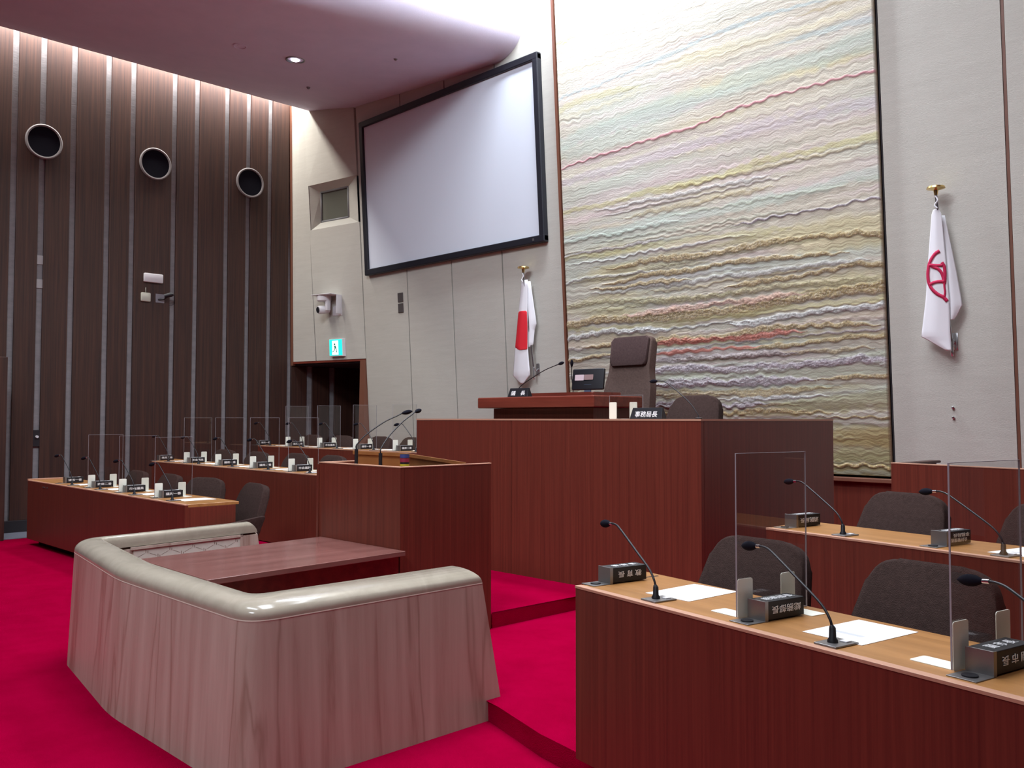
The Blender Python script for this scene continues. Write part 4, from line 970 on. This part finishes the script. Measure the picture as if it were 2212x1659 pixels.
cloth([(3.22,[(-7.99,o-.03),(-7.95,o-.02),(-7.91,o-.04)]),(2.69,[(-8.0,o-.04),(-7.93,o-.015),(-7.845,o-.05)]),(2.62,[(-8.0,o-.04),(-7.93,o-.015),(-7.88,o-.05)]),(2.44,[(-8.0,o-.04),(-7.95,o-.015),(-7.905,o-.04)]),(2.41,[(-8.0,o-.04),(-7.96,o-.02),(-7.94,o-.03)])],'rear_fold',MT['flag'],tj)
# red disc seen as a folded panel, following the cloth
oo=o+.006
cloth([(2.855,[(-8.085,oo-.002),(-8.03,oo+.021),(-7.965,oo)]),(2.84,[(-8.10,oo-.002),(-8.03,oo+.021),(-7.948,oo)]),(2.65,[(-8.135,oo-.002),(-8.06,oo+.021),(-7.950,oo)]),(2.42,[(-8.18,oo-.002),(-8.09,oo+.021),(-7.965,oo)]),(2.385,[(-8.165,oo-.002),(-8.08,oo+.021),(-7.968,oo)]),(2.375,[(-8.11,oo+.01),(-8.07,oo+.02),(-7.985,oo+.002)])],'red_disc',MT['red'],tj,.003)
SH=(.046,-.02)
tc_=flag('white flag with a crimson round emblem hanging right of the tapestry',-3,3.5,None,(-2.91,7.87,3.41),(-2.855,8.03,2.07))
o=.13
cloth([(3.30,[(-2.985,o),(-2.965,o+.01),(-2.94,o)]),(3.26,[(-3.0,o),(-2.96,o+.01),(-2.92,o)]),(2.9,[(-3.04,o),(-2.97,o+.015),(-2.90,o)]),(2.55,[(-3.075,o),(-2.98,o+.015),(-2.885,o)]),(2.23,[(-3.125,o),(-3.01,o+.015),(-2.885,o)]),(2.185,[(-3.05,o),(-2.98,o+.01),(-2.885,o)]),(2.10,[(-2.92,o),(-2.90,o+.005),(-2.885,o)])],'cloth',MT['flag'],tc_)
cloth([(3.25,[(-2.96,o-.05),(-2.94,o-.03),(-2.91,o-.05)]),(2.75,[(-2.95,o-.05),(-2.88,o-.02),(-2.835,o-.06)]),(2.48,[(-2.95,o-.05),(-2.87,o-.02),(-2.80,o-.06)]),(2.40,[(-2.95,o-.05),(-2.88,o-.02),(-2.84,o-.05)]),(2.36,[(-2.95,o-.05),(-2.89,o-.02),(-2.865,o-.04)])],'rear_fold',MT['flag'],tc_)
# emblem traced on the cloth: strokes in (x,z)
EX,EZ,KX,KZ=-3.05,2.985,.000172*1.13,.00040
def emb(px,py):
    # px,py in a 1037x1659 tracing of the emblem area -> wall coordinates
    X=-3.052+(px-265)*.000376; Z=2.949-(py-250)*.000382
    return X,Z
strokes=[([(565,265),(480,310),(400,400),(345,490),(310,590),(290,700),(285,800),(292,900),(315,985),(360,1075),(420,1150),(510,1230),(600,1285),(680,1385)],36),
 ([(320,555),(400,560),(500,580),(620,585)],32),([(345,565),(430,610),(520,660),(580,740),(610,830),(630,960)],32),
 ([(600,520),(640,600),(652,700),(652,800),(645,900),(632,990)],32),([(320,985),(400,955),(500,940),(640,945)],34),([(632,960),(632,1060),(640,1180),(622,1290)],20)]
b=MB()
for pts,wd in strokes:
    P=bez([Vector((p[0],p[1],0)) for p in pts],6); L_=[];R_=[]
    for i,p in enumerate(P):
        d=(P[min(i+1,len(P)-1)]-P[max(i-1,0)]); d=Vector((d.x,d.y,0)).normalized(); nn=Vector((-d.y,d.x,0)); 
        for s_,lst in ((1,L_),(-1,R_)):
            x_,z_=emb(p.x+nn.x*wd*s_*1.0,p.y+nn.y*wd*s_*1.0)
            u_=min(1,max(0,(x_+3.08)/.19)); off=o+.0085+.015*math.sin(math.pi*u_)
            lst.append(Vector((x_+SH[0],wy(x_,z_)-off,z_+SH[1])))
    b.grid([L_,R_])
e_=b.build('emblem',MT['crim'],tc_); s_=e_.modifiers.new('thickness','SOLIDIFY'); s_.thickness=.002; s_.offset=0
# ---- strip joints seen at the far left wall handled above
